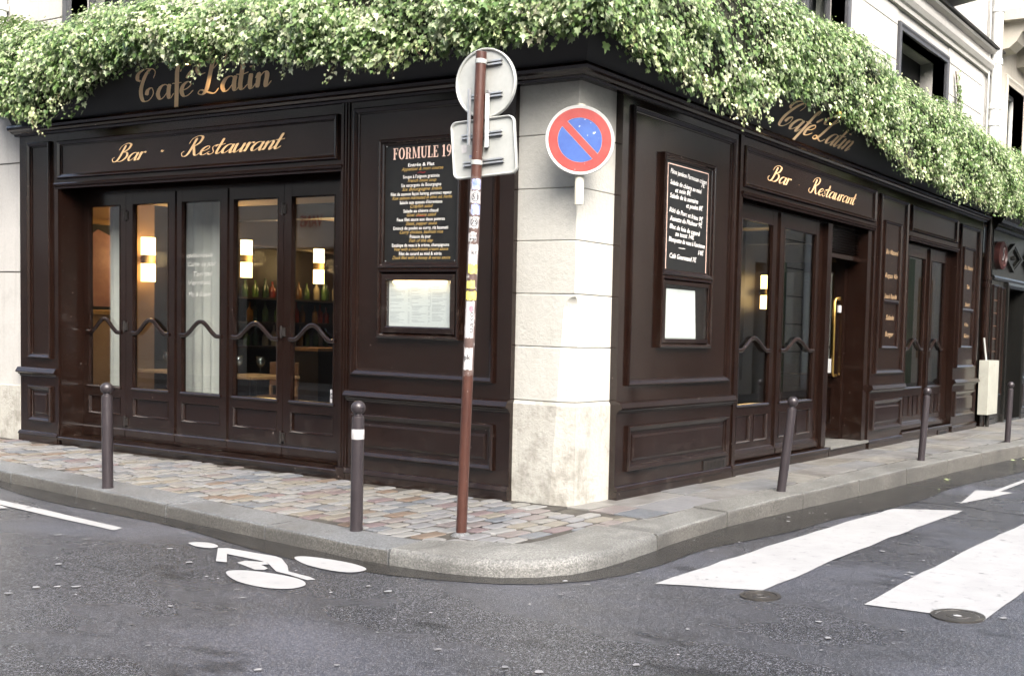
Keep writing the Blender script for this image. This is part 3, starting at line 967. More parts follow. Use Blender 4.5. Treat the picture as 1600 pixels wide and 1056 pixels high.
# ================================================================== STONE BUILDING
bld = thing('stone_building', 'pale stone corner building above the ivy with bare corner pier', 'building', (-4, 5, 0))
SL, SR = -0.05, -0.07                  # stone planes behind the timber fronts (d values)
pier = box(TW, -0.62, -0.12, 0.12, 0.45, -0.1, 3.5).build('corner_pier', 'pier_stone', bld)
zj = [-0.06, 0.845, 1.29, 1.72, 2.15, 2.57, 3.0, 3.45]
for i in range(7):
    z0, z1 = zj[i]+0.0015, zj[i+1]-0.0015
    L0, R0 = -0.70, 0.58                   # block reaches behind the timber ends
    def course(z, ins, dz=0):
        c = max(0.0, min(1.0, (1.70-z)/0.10)); c = 1-(1-c)**2
        cl = (0.105+0.065*(1.7-z))*c**0.5 if c > 0 else 0.0
        cr = 0.045*c**0.5
        xl, yr = -SR*-1, 0.05
        X, Y = SR-ins, -SL+ins             # corner
        if cl > 0:
            return [(L0, Y), (X-cl, Y), (X, Y+cr), (X, R0), (X-.30, R0), (L0, Y+.34)]
        return [(L0, Y), (X-.006, Y), (X, Y+.006), (X, R0), (X-.30, R0), (L0, Y+.34)]
    levels = [(z0, .006), (z0+.006, 0.0)]
    if i == 2:
        levels += [(1.70-q, 0.0) for q in (.10, .075, .05, .03, .015, .005, .0005)]
        levels.sort()
    levels += [(z1-.006, 0.0), (z1, .006)]
    if i == 0:
        levels = [(z0, -.012), (0.4, -.012), (z1-.03, -.010), (z1, .004)]
    vs = []; fs = []
    for (z, ins) in levels:
        vs += [(x_, y_, z) for x_, y_ in course(z, ins)]
    for k in range(len(levels)-1):
        for j in range(6):
            q = (j+1) % 6
            fs.append((6*k+j, 6*k+q, 6*k+6+q, 6*k+6+j))
    fs += [tuple(range(5, -1, -1)), tuple(range(6*len(levels)-6, 6*len(levels)))]
    MB().add(vs, fs).build('stone_block', 'pier_base' if i == 0 else 'pier_stone', pier)

# upper walls with window openings
def wall_with_holes(T, a0, a1, d0, d1, z0, z1, holes):
    """holes: (a0, a1, z0, z1) not overlapping in a"""
    mb = MB(); a = a0
    for (h0, h1, y0, y1) in sorted(holes):
        mb.box(T, a, h0, d0, d1, z0, z1)
        mb.box(T, h0, h1, d0, d1, z0, y0)
        mb.box(T, h0, h1, d0, d1, y1, z1)
        a = h1
    mb.box(T, a, a1, d0, d1, z0, z1)
    return mb
WL = [(-6.95, -5.75, 4.3, 6.6), (-3.6, -2.3, 4.3, 6.6)]
WR = [(0.9, 2.1, 4.3, 6.6), (4.05, 5.42, 4.3, 6.1), (7.30, 9.25, 4.3, 5.56)]
uwl = wall_with_holes(TL, -7.75, -0.121, -0.5, -0.12, 3.4, 8.0, WL).build('upper_wall', 'wall_stone', bld)
uwr = wall_with_holes(TR, 0.51, 11.75, -0.5, -0.12, 3.4, 8.0, WR).build('upper_wall', 'wall_stone', bld)
# ashlar courses: thin proud slabs with open joints
def ashlar(T, a0, a1, zs, holes, parent, step, mat='wall_stone', d0=-0.118, d1=-0.105, g=0.006):
    for r, (z0, z1) in enumerate(zip(zs[:-1], zs[1:])):
        a = a0 + (0 if r % 2 else -step*0.5)
        while a < a1:
            s0, s1 = max(a, a0), min(a+step, a1)
            a += step
            segs = [(s0, s1)]
            for (h0, h1, y0, y1) in holes:
                if y0 < z1-.02 and y1 > z0+.02:
                    ns = []
                    for (p, q) in segs:
                        if q <= h0 or p >= h1: ns.append((p, q)); continue
                        if p < h0: ns.append((p, h0))
                        if q > h1: ns.append((h1, q))
                    segs = ns
            for p, q in segs:
                if q-p < 0.08: continue
                MB().box(T, p+g, q-g, d0-.03, d1, z0+g, z1-g).build('ashlar_block', mat, parent, bevel=0.004)
hol_l = [(a-.12, b+.12, c, d+.12) for a, b, c, d in WL]
hol_r = [(a-.12, b+.12, c, d+.12) for a, b, c, d in WR]
ashlar(TR, 0.105, 11.2, [4.2, 4.68, 5.14, 5.6, 5.82], hol_r, uwr, 1.45)
ashlar(TL, -7.72, -0.12, [4.2, 4.68, 5.14, 5.6], hol_l, uwl, 1.6)
def sash_window(T, a0, a1, z0, z1, parent, d=-0.12, opened=False):
    w = MB().frame(T, a0-.10, a1+.10, z0-.1, z1+.10, [(0, 0.0), (0, .045), (.03, .055), (.06, .04), (.10, .04), (.10, -.18)], d).build('window', 'window_frame_grey', parent)
    box(T, a0-.4, a1+.4, d-.44, d-.39, z0-.4, z1+.4).build('dark_room', 'dark_void', w)
    if opened:
        return
    m = MB()
    am = (a0+a1)/2
    for p, q in ((a0, am-.01), (am+.01, a1)):
        m.box(T, p, p+.06, d-.24, d-.19, z0, z1); m.box(T, q-.06, q, d-.24, d-.19, z0, z1)
        m.box(T, p+.06, q-.06, d-.24, d-.19, z1-.07, z1); m.box(T, p+.06, q-.06, d-.24, d-.19, z0, z0+.08)
    m.build('sash', 'window_frame_grey', w)
    box(T, a0+.05, a1-.05, d-.222, d-.214, z0+.05, z1-.05).build('pane', 'glass', w)
for a0, a1, z0, z1 in WL:
    sash_window(TL, a0, a1, z0, z1, bld)
for a0, a1, z0, z1 in WR:
    sash_window(TR, a0, a1, z0, z1, bld, opened=a0 > 7)
# string course and balcony slab above the second window
MB().rail(TR, 2.8, 11.75, [(-.13, 5.83), (-.06, 5.83), (-.05, 5.88), (-.02, 5.90), (.02, 5.96), (.03, 6.02), (-.06, 6.04), (-.06, 6.16), (.03, 6.18), (.05, 6.21), (-.13, 6.23)]).build('string_course', 'wall_stone', bld)
MB().rail(TR, 2.8, 11.78, [(-.13, 6.232), (.09, 6.232), (.09, 6.26), (-.13, 6.28)]).build('lead_flashing', 'iron', bld)
MB().rail(TR, 5.2, 9.4, [(-.13, 6.40), (.40, 6.48), (.46, 6.55), (.46, 6.66), (-.13, 6.66)]).build('balcony_slab', 'wall_stone', bld)
m = MB()
for k in range(22):
    a = 5.3+k*0.19
    m.tube([TR(a, .40, 6.66), TR(a, .40, 7.5)], 0.012, 6)
m.tube([TR(5.25, .40, 7.5), TR(9.35, .40, 7.5)], 0.02, 6)
m.build('balcony_railing', 'iron', bld)

# white rainwater pipe
rp = thing('rainwater_pipe', 'white rainwater downpipe on the wall at the end of the ivy', 'drainpipe', (0.0, 11.5, 3.4))
m = MB().tube([TR(11.5, .02, 3.6), TR(11.5, .02, 8.2)], 0.085, 14)
m.build('pipe', 'white_pipe', rp, smooth=True)
for z in (5.05, 5.32, 6.05, 6.9):
    m = MB().lathe(TR(11.5, .02, z), [(.085, -.05), (.105, -.045), (.105, .045), (.085, .05)], 14)
    m.build('collar', 'white_pipe', rp, smooth=True)
MB().tube([TR(11.36, -.06, 3.6), TR(11.36, -.06, 6.0), TR(11.34, -.08, 8)], 0.018, 6).build('cable', 'galvanised', rp)
# dark lower pipe between the two shopfronts
lp = thing('rainwater_pipe', 'dark painted downpipe in the gap beside the cream cabinet', 'drainpipe', (0, 11.55, 0))
MB().tube([TR(11.6, -.02, 0.0), TR(11.6, -.02, 3.55)], 0.075, 12).build('pipe', 'wood', lp, smooth=True)
for z in (1.3, 2.38, 2.5):
    m = MB().lathe(TR(11.6, -.02, z), [(.075, -.035), (.1, -.03), (.1, .03), (.075, .035)], 12)
    m.build('collar', 'wood', lp, smooth=True)

# ================================================================== LEFT SHOPFRONT
FP = [(0, 0), (.002, .022), (.008, .034), (.014, .037), (.018, .036), (.044, .021), (.046, .010), (.056, .008), (.060, -.001)]       # picture-frame moulding
FP2 = [(0, 0), (.002, .016), (.008, .025), (.012, .027), (.030, .017), (.032, .008), (.038, -.001)]
DADO = [(-.01, .736), (.010, .736), (.014, .752), (.028, .758), (.032, .768), (.050, .774), (.060, .782), (.062, .790), (.042, .828), (.034, .836), (.012, .840), (-.01, .842)]
PLTOP = [(-.01, .080), (.034, .080), (.038, .084), (.022, .114), (.016, .120), (.008, .124), (-.01, .126)]
CORN = [(-.05, 3.405), (.02, 3.405), (.03, 3.425), (.055, 3.432), (.075, 3.450), (.100, 3.462), (.112, 3.485), (.104, 3.508), (.08, 3.520), (-.05, 3.524)]

def fasc(T):
    d0, z0, d1, z1 = 0.062, 3.52, 0.40, 4.16
    return d0, z0, d1, z1

def panel_zone(T, a0, a1, parent, base_z=-0.08, back=-0.14, plinth_ext=(0.0, 0.0)):
    w = box(T, a0, a1, back, 0.0, base_z, 3.41).build('wall_panel', 'wood', parent)
    MB().rail(T, a0-.003, a1+.003, DADO).build('dado_rail', 'wood', parent)
    p = box(T, a0-.004-plinth_ext[0], a1+.004+plinth_ext[1], -.05, .028, base_z, .086).build('plinth', 'wood', parent, bevel=.003)
    MB().rail(T, a0-.004-plinth_ext[0], a1+.004+plinth_ext[1], PLTOP).build('plinth_moulding', 'wood', parent)
    return w

def moulding(T, a0, a1, z0, z1, parent, prof=FP, d=0.0):
    return MB().frame(T, a0, a1, z0, z1, prof, d).build('panel_moulding', 'wood', parent)

def raised_panel(T, a0, a1, z0, z1, parent, d=0.0):
    moulding(T, a0, a1, z0, z1, parent, FP, d)
    MB().frame(T, a0+.085, a1-.085, z0+.085, z1-.085, [(0, -.001), (.003, .006), (.024, .016), (.026, .016)], d).build('raised_field', 'wood', parent)
    box(T, a0+.108, a1-.108, d-.003, d+.0155, z0+.108, z1-.108).build('raised_field', 'wood', parent)

def wave_rail(T, a0, a1, d, z0, zp, parent):
    n = 22
    pts = []
    for i in range(n+1):
        t = i/n
        u = (t-0.5)*2
        h = 0.5+0.5*math.cos(math.pi*max(-1, min(1, u/0.82)))
        pts.append((a0+(a1-a0)*t, z0+(zp-z0)*h - 0.012*math.sin(math.pi*t)*(abs(u) > .7)))
    vs = []; fs = []
    prof = [(-.022, 0), (-.020, .016), (-.008, .024), (.008, .024), (.020, .016), (.022, 0)]
    for i, (a, z) in enumerate(pts):
        pa, pz = pts[max(0, i-1)]; na, nz = pts[min(n, i+1)]
        L = math.hypot(na-pa, nz-pz)
        nx, ny = -(nz-pz)/L, (na-pa)/L
        for (o, h) in prof:
            vs.append(T(a+nx*o, d+h, z+ny*o))
    m = len(prof)
    for i in range(n):
        for j in range(m-1):
            fs.append((i*m+j, i*m+j+1, i*m+m+j+1, i*m+m+j))
        fs.append((i*m+m-1, i*m, i*m+m, i*m+m+m-1))
    fs += [tuple(range(m)), tuple(n*m+j for j in range(m-1, -1, -1))]
    return MB().add(vs, fs).build('wave_rail', 'wood', parent, smooth=True)

def door_leaf(T, a0, a1, d, zb, zt, g0, g1, gz0, gz1, parent, panels, wave, split_low=None, th=0.05, mat='wood'):
    """a0..a1 leaf, g0..g1 glass opening; d is the front face"""
    m = MB()
    m.box(T, a0+.003, g0, d-th, d, zb, zt).box(T, g1, a1-.003, d-th, d, zb, zt)
    m.box(T, g0, g1, d-th, d-.001, gz1, zt)
    lo = panels[0][2]; hi = panels[0][3]
    m.box(T, g0, g1, d-th, d-.001, hi, gz0)
    m.box(T, g0, g1, d-th, d-.001, zb, lo)
    edges = [g0] + [e for p in panels[:-1] for e in (p[1],)] + [g1]
    for p, q in zip(panels[:-1], panels[1:]):
        m.box(T, p[1], q[0], d-th, d-.001, lo, hi)
    leaf = m.build('door_leaf', mat, parent)
    box(T, g0-.004, g1+.004, d-.030, d-.024, gz0-.004, gz1+.004).build('glass_pane', 'glass', leaf)
    MB().frame(T, g0-.002, g1+.002, gz0-.002, gz1+.002, [(0, -.02), (0, .004), (.008, .007), (.014, -.022)], d).build('glazing_bead', mat, leaf)
    MB().rail(T, g0-.012, g1+.012, [(d-.002, gz0-.022), (d+.012, gz0-.022), (d+.016, gz0-.008), (d+.006, gz0+.006), (d-.02, gz0+.010)]).build('sill', mat, leaf)
    for p in panels:
        box(T, p[0]-.002, p[1]+.002, d-.035, d-.022, lo-.002, hi+.002).build('door_panel', mat, leaf)
        MB().frame(T, p[0]-.001, p[1]+.001, lo-.001, hi+.001, [(0, .004), (.006, .006), (.016, -.008), (.022, -.022)], d).build('panel_moulding', mat, leaf)
    MB().rail(T, a0+.006, a1-.006, [(d-.002, zb+.0), (d+.012, zb+.0), (d+.012, zb+.10), (d+.002, zb+.115), (d-.002, zb+.115)]).build('kick_board', mat, leaf)
    if wave:
        wave_rail(T, g0-.02, g1+.02, d-.006, wave[0], wave[1], leaf)
    return leaf

sl = thing('timber_shopfront', 'dark brown timber front with five folding glazed doors, left of the corner pier', 'shopfront', (-4, 0, 0))
panel_zone(TL, -7.74, -7.01, sl, base_z=-0.05)
moulding(TL, -7.56, -7.13, .94, 3.325, sl)
raised_panel(TL, -7.56, -7.13, .235, .64, sl)
panel_zone(TL, -2.55, -0.67, sl)
moulding(TL, -2.49, -0.84, .97, 3.345, sl)
raised_panel(TL, -2.49, -0.83, .24, .63, sl)
# narrow post between doors and panel, header, jambs
pm = MB().box(TL, -2.655, -2.552, -.34, .012, -.08, 3.405)
pm.rail(TL, -2.653, -2.554, [(.011, -.08), (.034, -.08), (.034, .12), (.011, .13)])
pm.build('door_post', 'wood', sl)
MB().box(TL, -2.63, -2.612, .011, .022, .13, 3.40).box(TL, -2.595, -2.577, .011, .022, .13, 3.40).build('post_bead', 'wood', sl)
box(TL, -7.008, -2.657, -.34, 0.0, 2.86, 3.408).build('header', 'wood', sl)
sgn = box(TL, -6.94, -2.74, -.02, 0.002, 2.955, 3.265).build('sign_board', 'wood', sl)
MB().frame(TL, -6.99, -2.69, 2.905, 3.315, FP).build('panel_moulding', 'wood', sgn)
box(TL, -7.006, -6.96, -.34, -.002, -.05, 2.858).build('door_jamb', 'wood', sl)
box(TL, -2.96, -2.657, -.36, -.24, -.05, 2.858).build('door_jamb', 'wood', sl)
AR = [(0, 0), (0, .020), (.012, .030), (.024, .022), (.032, .034), (.05, .028), (.058, 0)]
m = MB()
m.rail(TL, -7.04, -2.63, [(-.01, 2.800), (.018, 2.800), (.024, 2.815), (.016, 2.822), (.030, 2.832), (.036, 2.85), (.028, 2.862), (-.01, 2.866)])
m.build('architrave', 'wood', sl)
MB().box(TL, -7.035, -6.985, -.01, .018, .0, 2.80).build('architrave', 'wood', sl)
MB().box(TL, -7.006, -2.657, -.30, -.20, 2.775, 2.859).build('door_head', 'wood', sl)
# threshold step
MB().rail(TL, -6.985, -2.66, [(-.36, -.08), (.0, -.08), (.0, .055), (.028, .060), (.030, .085), (.022, .095), (-.36, .098)]).build('threshold', 'wood', sl)
LB = [-6.96, -6.19, -5.36, -4.535, -3.71, -2.90]
GLs = [(-6.86, -6.29), (-6.07, -5.47), (-5.25, -4.64), (-4.44, -3.79), (-3.60, -3.01)]
leaves = []
for i in range(5):
    dd = -.25
    lf = door_leaf(TL, LB[i], LB[i+1], dd, .105, 2.775, GLs[i][0], GLs[i][1], .665, 2.635, sl,
                   [(GLs[i][0]+.0, GLs[i][1]-.0, .355, .56)], (1.262, 1.405))
    box(TL, GLs[i][0]-.03, GLs[i][1]+.03, dd-.004, dd+.0015, .229, .233).build('groove', 'dark_void', lf)
    leaves.append(lf)
for k, i in ((1, 1), (4, 4)):
    for z in (.30, 1.33, 2.52):
        h = MB().box(TL, LB[i]-.035, LB[i]+.035, -.252, -.240, z-.045, z+.045)
        h.tube([TL(LB[i]-.012, -.236, z-.06), TL(LB[i]-.012, -.236, z+.06)], .009, 8)
        h.tube([TL(LB[i]+.016, -.238, z-.03), TL(LB[i]+.016, -.238, z+.03)], .007, 8)
        h.build('hinge', 'iron', leaves[i])
for i in (2, 3):
    MB().rail(TL, LB[i]-.012, LB[i]+.012, [(-.255, .12), (-.238, .12), (-.234, .135), (-.238, 2.75), (-.255, 2.75)]).build('cover_strip', 'wood', leaves[i])
# sticker on the last pane
box(TL, -3.075, -3.015, -.2735, -.2715, .675, .80).build('sticker', 'sticker_white', leaves[4])
m = MB().frame(TL, -3.07, -3.02, .715, .765, [(0, 0), (.002, .001), (.010, .001), (.012, 0)], -.2712)
m.build('sticker_print', 'sticker_black', leaves[4])

for z, t_, a_, w_ in ((2.06, 'délicieux', -5.20, .42), (1.97, 'Carte du jour', -5.19, .46), (1.87, 'Terrine', -5.10, .30), (1.78, 'Verrines', -5.18, .36), (1.66, 'Plat & Dessert', -5.17, .38)):
    m = MB()
    put_text(m, t_, lambda a, zz, l: TL(a, -.2735+l, zz), a_, z, .07, align='L', width=w_, shear=.25, slope=.03)
    m.build('glass_writing', 'chalk_faint', leaves[2], fix=False)
# cornice and fascia
MB().rail(TL, -7.80, 0.0, CORN, m1=1.0).build('cornice', 'wood', sl)
d0, z0, d1, z1 = fasc(TL)
fm = MB()
prof = [(d0, z0+.003), (d0+.012, z0+.003), (d1+.012, z1), (d1-.05, z1+.02), (-.1, z1+.02), (-.1, z0+.003)]
fm.rail(TL, -7.76, 0.0, prof, m1=1.0)
fl = fm.build('fascia_board', 'fascia_paint', sl)
def fascia_pt(T):
    def f(a, z, lift):
        k = (z-(z0+.003))/(z1-z0-.003)
        return T(a, d0+.012+(d1-d0)*k+.004+lift, z)
    return f
script_text('Café Latin', fascia_pt(TL), -5.40, 3.600, 0.118, width=1.93, thick=.30).build('lettering', 'gold_lightened', fl, fix=False)
script_text('Bar', lambda a, z, l: TL(a, .005+l, z), -6.00, 3.045, 0.078, width=.47).build('lettering', 'gold', sgn, fix=False)
script_text('~', lambda a, z, l: TL(a, .005+l, z), -5.26, 3.055, 0.10).build('lettering', 'gold', sgn, fix=False)
script_text('Restaurant', lambda a, z, l: TL(a, .005+l, z), -4.87, 3.045, 0.082, width=1.40).build('lettering', 'gold', sgn, fix=False)

# ================================================================== RIGHT SHOPFRONT
sr = thing('timber_shopfront', 'dark brown timber front with open doorway, right of the corner pier', 'shopfront', (0, 5, 0))
panel_zone(TR, .57, 2.63, sr)
moulding(TR, .70, 2.52, .97, 3.335, sr)
raised_panel(TR, .73, 2.54, .235, .633, sr)
vg = MB().box(TR, 2.08, 2.52, .0, .012, .125, .215).build('vent_grille', 'iron', sr)
for k in range(14):
    box(TR, 2.12+k*.027, 2.132+k*.027, .012, .018, .14, .20).build('vent_slat', 'iron', vg)
m = MB().box(TR, 2.635, 2.70, -.30, .016, -.08, 3.405)
m.rail(TR, 2.635, 2.70, [(.015, -.08), (.034, -.08), (.034, .12), (.015, .13)])
m.build('door_post', 'wood', sr)
box(TR, 2.703, 6.36, -.30, 0.0, 2.86, 3.408).build('header', 'wood', sr)
sgr = box(TR, 2.77, 6.28, -.02, .002, 2.955, 3.265).build('sign_board', 'wood', sr)
MB().frame(TR, 2.72, 6.33, 2.905, 3.315, FP).build('panel_moulding', 'wood', sgr)
MB().rail(TR, 2.69, 6.34, [(-.01, 2.800), (.018, 2.800), (.024, 2.815), (.016, 2.822), (.030, 2.832), (.036, 2.85), (.028, 2.862), (-.01, 2.866)]).build('architrave', 'wood', sr)
MB().box(TR, 2.703, 6.30, -.22, -.10, 2.775, 2.859).build('door_head', 'wood', sr)
MB().rail(TR, 2.703, 5.12, [(-.32, -.08), (.0, -.08), (.0, .085), (.020, .090), (.022, .115), (.014, .125), (-.32, .128)]).build('threshold', 'wood', sr)
dA = -.12
for (a0, a1, g0, g1) in ((2.705, 3.84, 2.96, 3.68), (3.845, 5.02, 3.97, 4.82)):
    gm = (g0+g1)/2
    lf = door_leaf(TR, a0, a1, dA, .135, 2.775, g0, g1, .705, 2.625, sr, [(g0, gm-.04, .31, .60), (gm+.04, g1, .31, .60)], (1.275, 1.405))
    MB().rail(TR, a0+.01, a1-.01, [(dA, .14), (dA+.03, .14), (dA+.03, .20), (dA+.01, .235), (dA, .24)]).build('weather_board', 'wood', lf)
MB().box(TR, 5.025, 5.15, -.24, -.06, .128, 2.774).build('door_post', 'wood', sr)
MB().box(TR, 3.825, 3.86, -.125, -.098, .13, 2.77).build('cover_strip', 'wood', sr)
# doorway: step, louvre, right jamb, opened door with brass pull
MB().box(TR, 5.125, 6.34, -.9, .004, -.08, .098).build('step_riser', 'wood', sr)
st = MB().rail(TR, 5.125, 6.34, [(-.9, .099), (.028, .099), (.032, .105), (.030, .132), (-.9, .135)]).build('door_step', 'granite_worn', sr)
MB().box(TR, 5.152, 6.28, -.22, -.12, 2.40, 2.45).build('transom', 'wood', sr)
lv = MB().box(TR, 5.152, 6.28, -.22, -.20, 2.45, 2.774).build('louvre', 'iron', sr)
for k in range(9):
    z = 2.475+k*.033
    MB().rail(TR, 5.16, 6.27, [(-.20, z), (-.145, z-.012), (-.14, z-.006), (-.195, z+.008)]).build('louvre_slat', 'wood', lv)
box(TR, 6.20, 6.36, -.45, -.02, -.06, 2.858).build('door_jamb', 'wood', sr)
# open leaf swung inwards against the right jamb (runs along -x at y ~ 6.16)
TO = lambda a, d, z: (-0.30-a, 6.15-d, z)
lf = door_leaf(TO, 0.0, .98, 0.0, .145, 2.395, .13, .85, .95, 2.28, sr, [(.13, .45, .33, .80), (.53, .85, .33, .80)], None)
m = MB().tube([TO(.075, 0, 1.93), TO(.075, .075, 1.93), TO(.085, .095, 1.90), TO(.085, .095, .98), TO(.075, .075, .95), TO(.075, 0, .95)], .019, 10)
m.lathe(TO(.075, .004, 1.93), [(.03, -.02), (.03, .02)], 10)
m.build('pull_handle', 'brass', lf, smooth=True)
box(TO, .13, .40, .002, .004, .98, 1.16).build('notice', 'paper', lf)
MB().lathe((-.36, 6.146, 1.80), [(.028, -.045), (.03, 0), (.028, .045)], 10).build('sticker', 'sticker_white', lf)
MB().tube([TO(.5, .03, .16), TO(.5, .05, .30)], .012, 8).tube([TO(.5, .02, .29), TO(.5, .09, .31)], .014, 8).build('floor_bolt', 'brass', lf)
# doorway interior
# first pilaster
panel_zone(TR, 6.365, 7.62, sr)
moulding(TR, 6.50, 7.55, .975, 3.30, sr)
ip = moulding(TR, 6.70, 7.32, 1.31, 2.98, sr, FP2)
MB().rail(TR, 6.735, 7.285, [(-.001, 1.90), (.018, 1.90), (.026, 1.93), (.018, 1.955), (-.001, 1.955)]).build('panel_moulding', 'wood', sr)
raised_panel(TR, 6.48, 7.56, .24, .64, sr)
# second opening
box(TR, 7.625, 9.88, -.26, 0.0, 2.86, 3.408).build('header', 'wood', sr)
MB().frame(TR, 7.70, 9.80, 2.93, 3.29, FP).build('panel_moulding', 'wood', sr)
MB().rail(TR, 7.63, 9.87, [(-.01, 2.800), (.018, 2.800), (.024, 2.815), (.016, 2.822), (.030, 2.832), (.036, 2.85), (.028, 2.862), (-.01, 2.866)]).build('architrave', 'wood', sr)
MB().box(TR, 7.625, 9.88, -.20, -.09, 2.775, 2.859).build('door_head', 'wood', sr)
for (a0, a1, g0, g1) in ((7.66, 8.83, 7.96, 8.68), (8.835, 9.86, 8.97, 9.62)):
    gm = (g0+g1)/2
    lf = door_leaf(TR, a0, a1, -.10, .16, 2.775, g0, g1, .755, 2.615, sr, [(g0, gm-.04, .33, .64), (gm+.04, g1, .33, .64)], (1.30, 1.44))
    MB().rail(TR, a0+.01, a1-.01, [(-.10, .165), (-.07, .165), (-.07, .22), (-.09, .255), (-.10, .26)]).build('weather_board', 'wood', lf)
MB().box(TR, 8.815, 8.85, -.105, -.07, .13, 2.77).build('cover_strip', 'wood', sr)
MB().rail(TR, 7.625, 9.88, [(-.32, -.08), (.0, -.08), (.0, .105), (.020, .110), (.022, .135), (.014, .148), (-.32, .152)]).build('threshold', 'wood', sr)
vg = box(TR, 9.25, 9.72, .0, .012, -.01, .085).build('vent_grille', 'wood', sr)
box(TR, 9.31, 9.66, .012, .014, .015, .06).build('vent_slat', 'dark_void', vg)
panel_zone(TR, 9.885, 11.2, sr)
moulding(TR, 9.99, 11.02, 1.01, 3.26, sr)
moulding(TR, 10.18, 10.82, 1.33, 2.92, sr, FP2)
MB().rail(TR, 10.215, 10.785, [(-.001, 1.90), (.018, 1.90), (.026, 1.93), (.018, 1.955), (-.001, 1.955)]).build('panel_moulding', 'wood', sr)
raised_panel(TR, 9.99, 11.06, .25, .65, sr)
MB().rail(TR, 0.0, 11.32, CORN, m0=-1.0).build('cornice', 'wood', sr)
fm = MB()
fm.rail(TR, 0.0, 11.28, prof, m0=-1.0)
fr = fm.build('fascia_board', 'fascia_paint', sr)
script_text('Café Latin', fascia_pt(TR), 3.20, 3.600, 0.118, width=1.86, thick=.30).build('lettering', 'gold_lightened', fr, fix=False)
script_text('Bar', lambda a, z, l: TR(a, .005+l, z), 3.30, 3.045, 0.078, width=.47).build('lettering', 'gold', sgr, fix=False)
script_text('-', lambda a, z, l: TR(a, .005+l, z), 4.00, 3.045, 0.08).build('lettering', 'gold', sgr, fix=False)
script_text('Restaurant', lambda a, z, l: TR(a, .005+l, z), 4.32, 3.045, 0.082, width=1.30).build('lettering', 'gold', sgr, fix=False)
for (am, rows) in ((7.01, ((2.58, 'Bio Naturel'), (2.43, '-'), (2.27, 'Repas Vin'), (2.12, '-'), (2.0, 'Snack Rapide'), (1.72, 'Salade'), (1.62, '-'), (1.50, 'Burger'))),
                   (10.5, ((2.60, 'Bio Naturel'), (2.30, 'Thé'), (2.02, 'Snack'), (1.70, 'Vins'), (1.52, 'Bière')))):
    for z, t in rows:
        m = MB()
        if t == '-':
            put_text(m, '-', lambda a, zz, l: TR(a, .004+l, zz), am, z, .07)
        else:
            put_text(m, t, lambda a, zz, l: TR(a, .004+l, zz), am, z-.03, .095, shear=.35, width=min(.46, .052*len(t)), bold=.02)
        m.build('lettering', 'gold_dim', sr, fix=False)

# ================================================================== MENU BOARDS
def menu_frame(T, a0, a1, z0, zm, z1, label_b, label_c, loc):
    b = thing('menu_board', label_b, 'menu board', loc)
    fr = MB().frame(T, a0, a1, zm, z1, [(0, 0), (.0, .045), (.012, .055), (.028, .05), (.036, .034), (.055, .030), (.058, .016)])
    f = fr.build('frame', 'wood', b)
    box(T, a0+.05, a1-.05, .001, .018, zm+.05, z1-.05).build('board', 'board_black', b)
    c = thing('menu_case', label_c, 'menu case', loc)
    MB().frame(T, a0, a1, z0, zm-.002, [(0, 0), (.0, .045), (.012, .055), (.028, .05), (.036, .034), (.05, .02)]).build('frame', 'wood', c)
    return b, c
ml, cl = menu_frame(TL, -2.155, -1.205, 1.315, 1.925, 3.045, 'black menu board headed in pink capitals with white and gold lines', 'lit menu case with a three column white menu under the large board', (-1.68, -.02, 1.3))
T2 = lambda a, z, l: TL(a, .0205+l, z)
am = -1.675
SER = {   # stems (x0, x1, y0, y1) of a bold slab-serif capital, unit height
 'F': (.62, [(.08,.26,0,1), (0,.34,0,.06), (0,.60,.94,1), (.54,.60,.74,.94), (.26,.46,.48,.54), (.40,.46,.40,.62)]),
 'R': (.78, [(.08,.26,0,1), (0,.34,0,.06), (0,.26,.94,1), (.26,.50,.94,1), (.26,.50,.47,.53), (.48,.64,.56,.91), (.44,.60,.05,.47), (.52,.78,0,.06)]),
 'M': (.96, [(.06,.15,0,1), (0,.22,0,.06), (0,.24,.94,1), (.70,.88,0,1), (.62,.96,0,.06), (.74,.96,.94,1)]),
 'U': (.76, [(.08,.26,.2,1), (0,.34,.94,1), (.58,.66,.2,1), (.50,.76,.94,1), (.14,.32,.06,.22), (.24,.54,0,.08), (.50,.62,.06,.22)]),
 'L': (.60, [(.08,.26,0,1), (0,.34,.94,1), (0,.58,0,.06), (.52,.58,.06,.30)]),
 'E': (.64, [(.08,.26,0,1), (0,.58,.94,1), (.52,.58,.74,.94), (.26,.44,.48,.54), (.39,.45,.40,.62), (0,.60,0,.06), (.54,.60,.06,.28)]),
 '1': (.46, [(.14,.32,0,1), (.02,.44,0,.06), (.04,.14,.84,.92)]),
 ' ': (.34, []),
}
tot = sum((SER[c][0] if c in SER else .78)+.07 for c in 'FORMULE 19')
kx = .70/tot; x = -2.005; zz0 = 2.868; hz = .098
